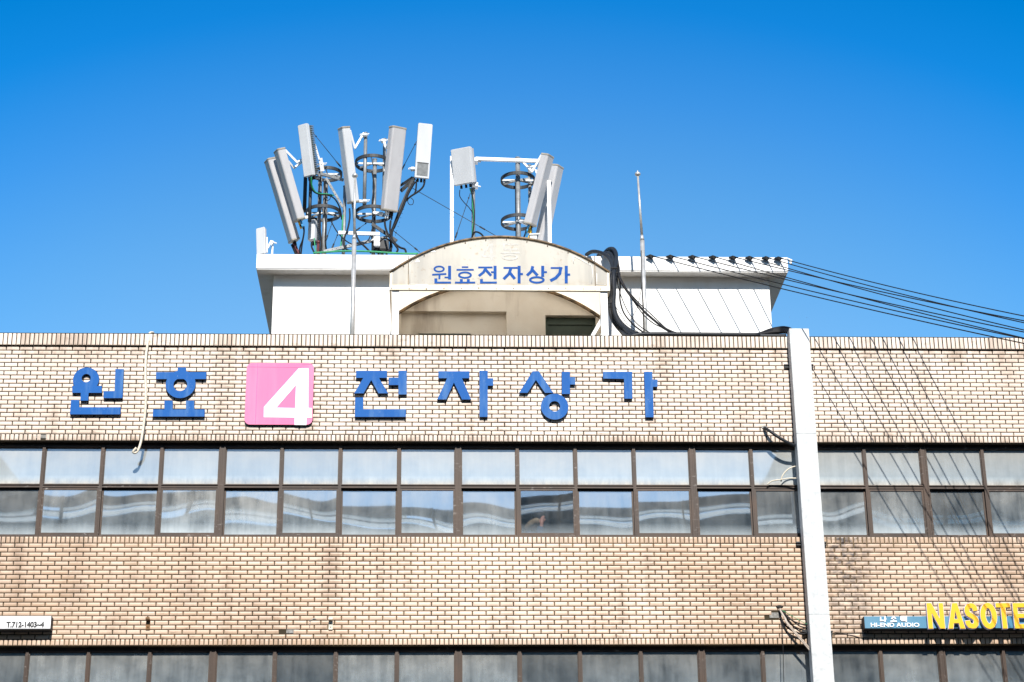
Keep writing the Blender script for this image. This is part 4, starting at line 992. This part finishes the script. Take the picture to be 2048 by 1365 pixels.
# feeder cables and guys
G3 = 'feeder cables below the antennas'
def feed(label, zf, pts, Ys, r=.012, mat='wire'): cable('feeder_cable', label, 'cable', path(zf, pts, Ys), r*1.3, mat, G3, 7, 5)
feed('maroon feeder cable under the outermost left antenna', ZA, [(395, 1215), (420, 1260), (445, 1310), (455, 1340)], [3.6, 3.65], .02, 'red_tape')
feed('black feeder cable dropping under the two left antennas', ZA, [(380, 1225), (400, 1270), (425, 1330)], [3.6, 3.65], .018)
feed('black feeder cable swinging below the yellow plugs', ZA, [(455, 1050), (490, 1090), (480, 1180), (455, 1250), (450, 1330)], [3.3, 3.5], .011)
feed('black feeder cable right of the yellow plugs', ZA, [(490, 1060), (492, 1120), (475, 1220), (462, 1330)], [3.3, 3.5], .010)
feed('green and black looping cable under the ribbed box antenna', ZA, [(560, 610), (560, 680), (590, 745), (640, 765), (700, 768), (760, 780)], [3.0, 3.2, 3.4], .011, 'green')
feed('black cable beside the green loop under the ribbed box', ZA, [(545, 620), (548, 690), (580, 745), (640, 772), (700, 775), (770, 810), (820, 900), (835, 1000)], [3.0, 3.2, 3.4], .010)
feed('thin dark loop of wire left of the bright white antenna', ZA, [(690, 800), (700, 825), (725, 815), (730, 785), (710, 770), (690, 785)], [3.2, 3.2], .005)
feed('green cable running down the slim middle pole', ZA, [(846, 960), (838, 1080), (832, 1200), (810, 1290)], [3.25, 3.2], .010, 'green')
feed('black feeder cable under the bright white antenna', ZA, [(905, 900), (908, 980), (890, 1080), (855, 1180), (860, 1250), (900, 1280), (960, 1285)], [3.15, 3.0, 2.9], .012)
feed('black feeder cable sweeping right behind the left flagpole', ZA, [(940, 890), (945, 1000), (960, 1110), (990, 1190), (1050, 1250), (1100, 1300)], [3.15, 3.0, 2.9], .013)
feed('black feeder cable left of two under the wide grey antenna', ZA, [(1225, 1010), (1235, 1080), (1270, 1160), (1320, 1230), (1345, 1270), (1330, 1305)], [3.15, 3.0, 2.9], .014)
feed('black feeder cable right of two under the wide grey antenna', ZA, [(1280, 1010), (1275, 1100), (1300, 1190), (1360, 1250), (1410, 1270), (1420, 1310)], [3.15, 3.0, 2.9], .014)
feed('black cable curving under the narrow box antenna', ZA, [(1590, 650), (1575, 700), (1530, 745), (1460, 790), (1410, 840), (1385, 900), (1360, 960), (1310, 1080)], [3.25, 3.3, 3.4], .013)
feed('short black cable straight below the narrow box antenna', ZA, [(1515, 640), (1512, 700), (1505, 745), (1490, 770)], [3.25, 3.3], .011)
feed('thin dark loop of wire below the narrow box antenna', ZA, [(1450, 800), (1435, 830), (1450, 862), (1480, 860), (1487, 825), (1465, 802)], [3.3, 3.3], .005)
feed('green cable lying along the hut roof edge', ZA, [(575, 1302), (680, 1296), (800, 1288), (940, 1286), (1100, 1290), (1250, 1300), (1400, 1308), (1530, 1310)], [2.05, 2.03, 2.05], .012, 'green')
feed('thin wire drooping under the large flat box antenna', ZB, [(278, 560), (278, 620), (320, 680), (360, 720), (395, 770)], [2.9, 3.0], .006)
feed('black cable arching from the pole foot over the canopy', ZB, [(388, 1010), (410, 960), (440, 952), (475, 970), (500, 1000)], [2.9, 2.7], .012)
feed('blue cable under the right leaning antenna', ZB, [(905, 925), (895, 960), (905, 1010)], [3.25, 3.3], .012, 'blue_tape')
feed('yellow cable under the right leaning antenna', ZB, [(935, 930), (935, 965), (915, 1010)], [3.25, 3.3], .012, 'yellow_tape')
feed('black cable under the right leaning antenna', ZB, [(900, 920), (885, 970), (870, 1010)], [3.25, 3.3], .010)
feed('black cable following the left pole inside the upper ring', ZA, [(630, 560), (640, 640), (628, 760), (640, 900), (634, 1050), (650, 1200), (640, 1300)], [3.3, 3.35], .012)
feed('black cable clipped along the right pole of the left mast', ZA, [(680, 650), (688, 780), (680, 900), (690, 1040), (684, 1180), (700, 1300)], [3.3, 3.35], .010)
feed('black cable looping from the middle ring to the roof mat', ZA, [(1110, 560), (1130, 700), (1112, 850), (1135, 1000), (1108, 1130), (1125, 1290)], [3.3, 3.3], .011)
feed('black cable bundle strapped along the right diagonal brace', ZA, [(1500, 655), (1440, 760), (1385, 900), (1330, 1020), (1290, 1120), (1280, 1290)], [3.25, 3.3], .018)
feed('black cable sagging between the two ring masts', ZA, [(735, 1010), (800, 1120), (900, 1210), (1000, 1230), (1080, 1180), (1110, 1090)], [3.2, 3.1, 3.2], .008)
feed('black cable twisting around the small clamp boxes', ZA, [(1180, 1200), (1220, 1170), (1270, 1190), (1290, 1250), (1250, 1290), (1190, 1280)], [3.1, 3.1], .012)
feed('black cable dropping behind the white radio box', ZA, [(570, 1200), (560, 1240), (575, 1280), (590, 1310)], [3.4, 3.3], .012)
feed('green cable under the white radio box', ZA, [(585, 1170), (590, 1230), (600, 1300)], [3.35, 3.3], .008, 'green')
for lab, zf, x, y, Y in (('upper clamp on the pole right of the bright white antenna', ZA, 1040, 232, 3.1), ('lower clamp on the pole right of the bright white antenna', ZA, 1045, 835, 3.1), ('clamp on top of the short pole left of the wide grey antenna', ZA, 1212, 285, 3.3),
        ('clamp at the head of the left mast below the ribbed box', ZA, 655, 500, 3.2), ('clamp on the back of the narrow white box antenna', ZA, 1480, 540, 3.2), ('clamp at the top of the right ring mast', ZB, 835, 285, 3.25), ('lower clamp of the right leaning antenna', ZB, 845, 850, 3.25)):
    p = zf(x, y, Y); mb = MB(); mb.box((p.x-.036, Y-.05, p.z-.026), (p.x+.036, Y+.05, p.z+.026)); bmesh.ops.bevel(mb.b, geom=mb.b.edges[:], offset=.012, segments=1, affect='EDGES')
    mb.tube([p+Vector((-.07, -.03, .010)), p+Vector((.085, -.03, .016))], .007, 6); mb.tube([p+Vector((-.07, -.03, -.014)), p+Vector((.075, -.03, -.009))], .007, 6); mb.ball(p+Vector((.08, -.03, .016)), .012, seg=6); mb.ball(p+Vector((-.07, -.03, -.014)), .012, seg=6)
    tag(mb.build('pole_clamp', 'white_metal'), lab, 'clamp', 'steel clamps on the antenna poles')
mb = MB(); p, q = ZB(925, 995, 3.2), ZB(1000, 965, 3.2); mb.box((p.x, 3.2, p.z-.08), (q.x, 3.3, q.z)); bmesh.ops.bevel(mb.b, geom=mb.b.edges[:], offset=.012, segments=1, affect='EDGES')
mb.tube([(p.x+.05, 3.25, fz1), (p.x+.05, 3.25, p.z)], .02, 7); mb.bar((p.x, 3.19, q.z-.02), (q.x+.05, 3.19, q.z-.01), .03, .01)
tag(mb.build('clamp_box', 'galv'), 'grey clamp box at the foot of the right leaning antenna', 'equipment box')
mb = MB(); p, q = ZA(560, 1300, 2.2), ZA(1400, 1305, 2.2)
mb.box((p.x, 2.15, fz1+.001), (q.x, 4.2, fz1+.05)); mb.box((p.x+.15, 2.3, fz1+.05), (q.x-.2, 4.0, fz1+.09)); tag(mb.build('roof_mat', 'black'), 'black rubber mat under the left antennas on the hut roof', 'mat')
def guy(label, a, b):
    mb = MB(); mb.tube([a, b], .006, 5); c = a+(b-a)*.82; mb.tube([c, c+(b-a).normalized()*.12], .014, 6); e = a+(b-a)*.1; mb.ball(e, .016, seg=6)
    tag(mb.build('guy_wire', 'dark_galv'), label, 'guy wire', 'guy wires of the antennas')
guy('thin guy wire from the ribbed box antenna to the white antenna', ZA(575, 210, 3.0), ZA(830, 525, 3.4))
guy('long guy wire from the narrow box antenna down to the canopy', ZA(1385, 660, 3.4), at(995, 474, 2.6))
guy('short guy wire from the narrow box antenna to the wide grey one', ZA(1515, 290, 3.0), ZA(1385, 540, 3.4))
guy('guy wire slanting down to the left end of the canopy', ZA(1305, 1100, 3.4), ZA(1545, 1295, 2.3))
guy('guy wire inside the left ring mast slanting down left', ZA(782, 930, 3.4), ZA(690, 1190, 3.2))
guy('guy wire slanting left from under the middle ring mast', ZA(1060, 1030, 3.4), ZA(985, 1085, 3.2))
guy('guy wire slanting down from the large flat box to the canopy', ZB(375, 590, 3.0), ZB(225, 1040, 2.6))
guy('guy wire between the slim middle pole and roof', ZA(800, 1130, 3.3), ZA(755, 1240, 3.2))
mb = MB(); p = ZA(622, 1205, 3.4); mb.tube([(p.x, p.y, fz1+.02), (p.x, p.y, p.z-.03)], .02, 8); mb.ball(p, .035, seg=8); tag(mb.build('warning_lamp', 'red_tape'), 'small red lamp among the left mast poles', 'lamp')

# ------------------------------------------------------------------ person behind the clear pane
def skinned(pts, edges, lv=2):
    me = bpy.data.meshes.new('s'); me.from_pydata([p for p, _ in pts], edges, []); o = bpy.data.objects.new('s', me); COL.objects.link(o)
    md = o.modifiers.new('k', 'SKIN'); md.use_smooth_shade = True
    for i, (_, r) in enumerate(pts):
        v = me.skin_vertices[0].data[i]; v.radius = (r, r) if not isinstance(r, tuple) else r; v.use_root = (i == 0)
    sb = o.modifiers.new('u', 'SUBSURF'); sb.levels = lv; sb.render_levels = lv
    dg = bpy.context.evaluated_depsgraph_get(); out = bpy.data.meshes.new_from_object(o.evaluated_get(dg)); bpy.data.objects.remove(o)
    return out
H = at(1079, 1038, .52); fl = 8.56
V = lambda x, y, z: H+Vector((x, y, z))
pel = V(-.20, .30, -.80); pel.z = max(pel.z, fl+.55)
body = [(pel, .13), (V(-.16, .24, -.55), .13), (V(-.12, .15, -.34), .14), (V(-.07, .07, -.17), .06), (V(-.02, .02, -.08), .06), (V(.0, -.01, .0), (.085, .075)), (V(.0, -.02, .07), .06),
        (V(-.15, .0, -.26), .062), (V(-.06, -.08, -.44), .045), (V(.02, -.15, -.16), .030), (V(.025, -.16, -.09), .030),
        (V(-.05, .30, -.30), .062), (V(.12, .30, -.50), .045), (V(.25, .16, -.56), .032), (V(.30, .12, -.56), .03),
        (pel+Vector((.38, -.05, .02)), .085), (pel+Vector((.40, -.05, -.42)), .055), (pel+Vector((.55, -.08, -.49)), .045),
        (pel+Vector((.38, .16, .02)), .085), (pel+Vector((.40, .16, -.42)), .055), (pel+Vector((.55, .15, -.49)), .045),
        (V(.075, -.03, -.03), .028), (V(.09, -.035, -.035), .012)]
ed = [(0, 1), (1, 2), (2, 3), (3, 4), (4, 5), (5, 6), (2, 7), (7, 8), (8, 9), (9, 10), (2, 11), (11, 12), (12, 13), (13, 14), (0, 15), (15, 16), (16, 17), (0, 18), (18, 19), (19, 20), (5, 21), (21, 22)]
for bx, by, bz in ((.025, -.16, -.09),):
    for k, (dx, dy, dz, ln) in enumerate(((-.018, -.005, .0, .045), (-.006, -.008, .01, .055), (.007, -.008, .011, .058), (.02, -.004, .006, .05))):
        i = len(body); c = Vector((bx+dx, by+dy, bz+.035+dz)); body += [(H+c, .009), (H+c+Vector((.012, .006, ln*.5)), .0085), (H+c+Vector((.03, .02, ln*.8)), .007)]; ed += [(10, i), (i, i+1), (i+1, i+2)]
    i = len(body); body += [(V(bx-.035, by+.01, bz+.01), .010), (V(bx-.03, by+.03, bz+.045), .0085)]; ed += [(10, i), (i, i+1)]
me = skinned(body, ed); base = Vector((pel.x, pel.y, fl))
for v in me.vertices: v.co -= base
me.materials.clear(); me.materials.append(M['skin']); me.name = 'person'
person = bpy.data.objects.new('person', me); COL.objects.link(person); person.location = base; ORG[person.name] = base
tag(person, 'person in dark blue jacket with fur hood, hand raised, behind a window', 'person')
def wear(name, pts, edges, mat):
    me = skinned(pts, edges)
    for v in me.vertices: v.co -= base
    me.materials.clear(); me.materials.append(M[mat]); me.name = name; o = bpy.data.objects.new(name, me); COL.objects.link(o); o.parent = person; ORG[o.name] = base; return o
g = .035
wear('jacket', [(body[0][0], .17), (body[1][0], .175), (body[2][0], .185), (V(-.08, .08, -.2), .10), (body[7][0], .098), (body[8][0], .09), (V(.018, -.150, -.150), .05), (body[11][0], .098), (body[12][0], .075), (body[13][0], .052)], [(0, 1), (1, 2), (2, 3), (2, 4), (4, 5), (5, 6), (2, 7), (7, 8), (8, 9)], 'jacket')
wear('trousers', [(pel+Vector((.02, 0, -.02)), .15), (body[15][0], .105), (body[16][0], .075), (body[18][0], .105), (body[19][0], .075)], [(0, 1), (1, 2), (0, 3), (3, 4)], 'sign_dark')
mb = MB(); mb.ball(V(-.012, .0, .035), .108, (1.12, 1.0, .82), 14); mb.ball(V(-.05, .02, .0), .09, (1, 1, 1.0), 12); mb.build('hair', 'hair', person)
mb = MB(); rr = random.Random(3)
cc = [V(-.20, -.02, -.17), V(-.15, -.09, -.12), V(-.09, -.12, -.085), V(-.03, -.12, -.08), V(-.02, .12, -.09), V(-.1, .2, -.1), V(-.19, .12, -.13)]
for i in range(900):
    t = rr.random()*(len(cc)-1); k = min(int(t), len(cc)-2); c = cc[k]+(cc[k+1]-cc[k])*(t-k)
    d = Vector((rr.gauss(0, 1), rr.gauss(0, 1), rr.gauss(0, 1))).normalized(); s0 = c+d*.02; e = c+d*rr.uniform(.06, .09)+Vector((0, 0, -.006)); s1 = d.cross(Vector((.3, .5, .8))).normalized()*.005
    mb.face([s0-s1, s0+s1, e])
mb.tube(cc, .05, 8, 3); mb.build('hood_fur', 'fur', person)
mb = MB()
for dx, dy in ((-.14, -.14), (.14, -.14), (-.14, .14), (.14, .14)): mb.tube([(pel.x+dx*1.2, pel.y+dy*1.1, fl), (pel.x+dx, pel.y+dy, pel.z-.16)], .016, 8)
mb.tube([(pel.x, pel.y, pel.z-.16), (pel.x, pel.y, pel.z-.125)], .2, 20)
tag(mb.build('stool', 'dark_galv'), 'round stool under the seated person behind the window', 'stool')

# ------------------------------------------------------------------ the building opposite, seen mirrored in the panes
opp = thing('opposite_building', (0, -36, 0), 'dark building across the street mirrored in the window glass, white balcony bands', 'building')
yo = -33.0
MB().box((-45, -46, 0), (60, yo, 19.93)).build('wall', 'far_wall', opp)
mb = MB()
x = -45.0; rq = random.Random(11)
while x < 60:
    L = rq.choice((4.1, 4.1, 8.2, 12.3)); dz = rq.uniform(-.04, .03)
    for z0, z1 in ((20.20, 20.345), (19.99, 20.15)): mb.box((x+.02, yo-.03, z0+dz), (x+L-rq.choice((.02, .02, .9)), yo, z1+dz))
    x += L
mb.build('balcony_band', 'frosted', opp)
mb = MB(); mb.box((-45, yo-.12, 20.35), (60, yo+.02, 20.71)); mb.box((-45, yo-.028, 20.151), (60, yo-.002, 20.199)); mb.build('roof_beam', 'far_wall', opp)
mb = MB()
for k in range(26): mb.box((-45+k*4.1, yo+.021, 19.3), (-44.9+k*4.1, yo+.12, 20.70))
mb.build('balcony_posts', 'dark_galv', opp)
mb = MB()
for k in range(34):
    x = -44+k*3.05
    for z in (17.2, 13.2): mb.box((x, yo+.002, z), (x+1.9, yo+.06, z+1.6))
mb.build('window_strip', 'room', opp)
mb = MB(); mb.box((-21, -44, 19.5), (-15.2, yo-2, 23.5)); mb.build('stair_tower', 'far_wall', opp)
tag(MB().box((14.6, -60, 0), (44, -40, 29.0)).build('reflection_block', 'room'), 'added grey block standing in for tree shapes mirrored right of the duct', 'building')  # unseen block added to darken these reflections, in place of trees
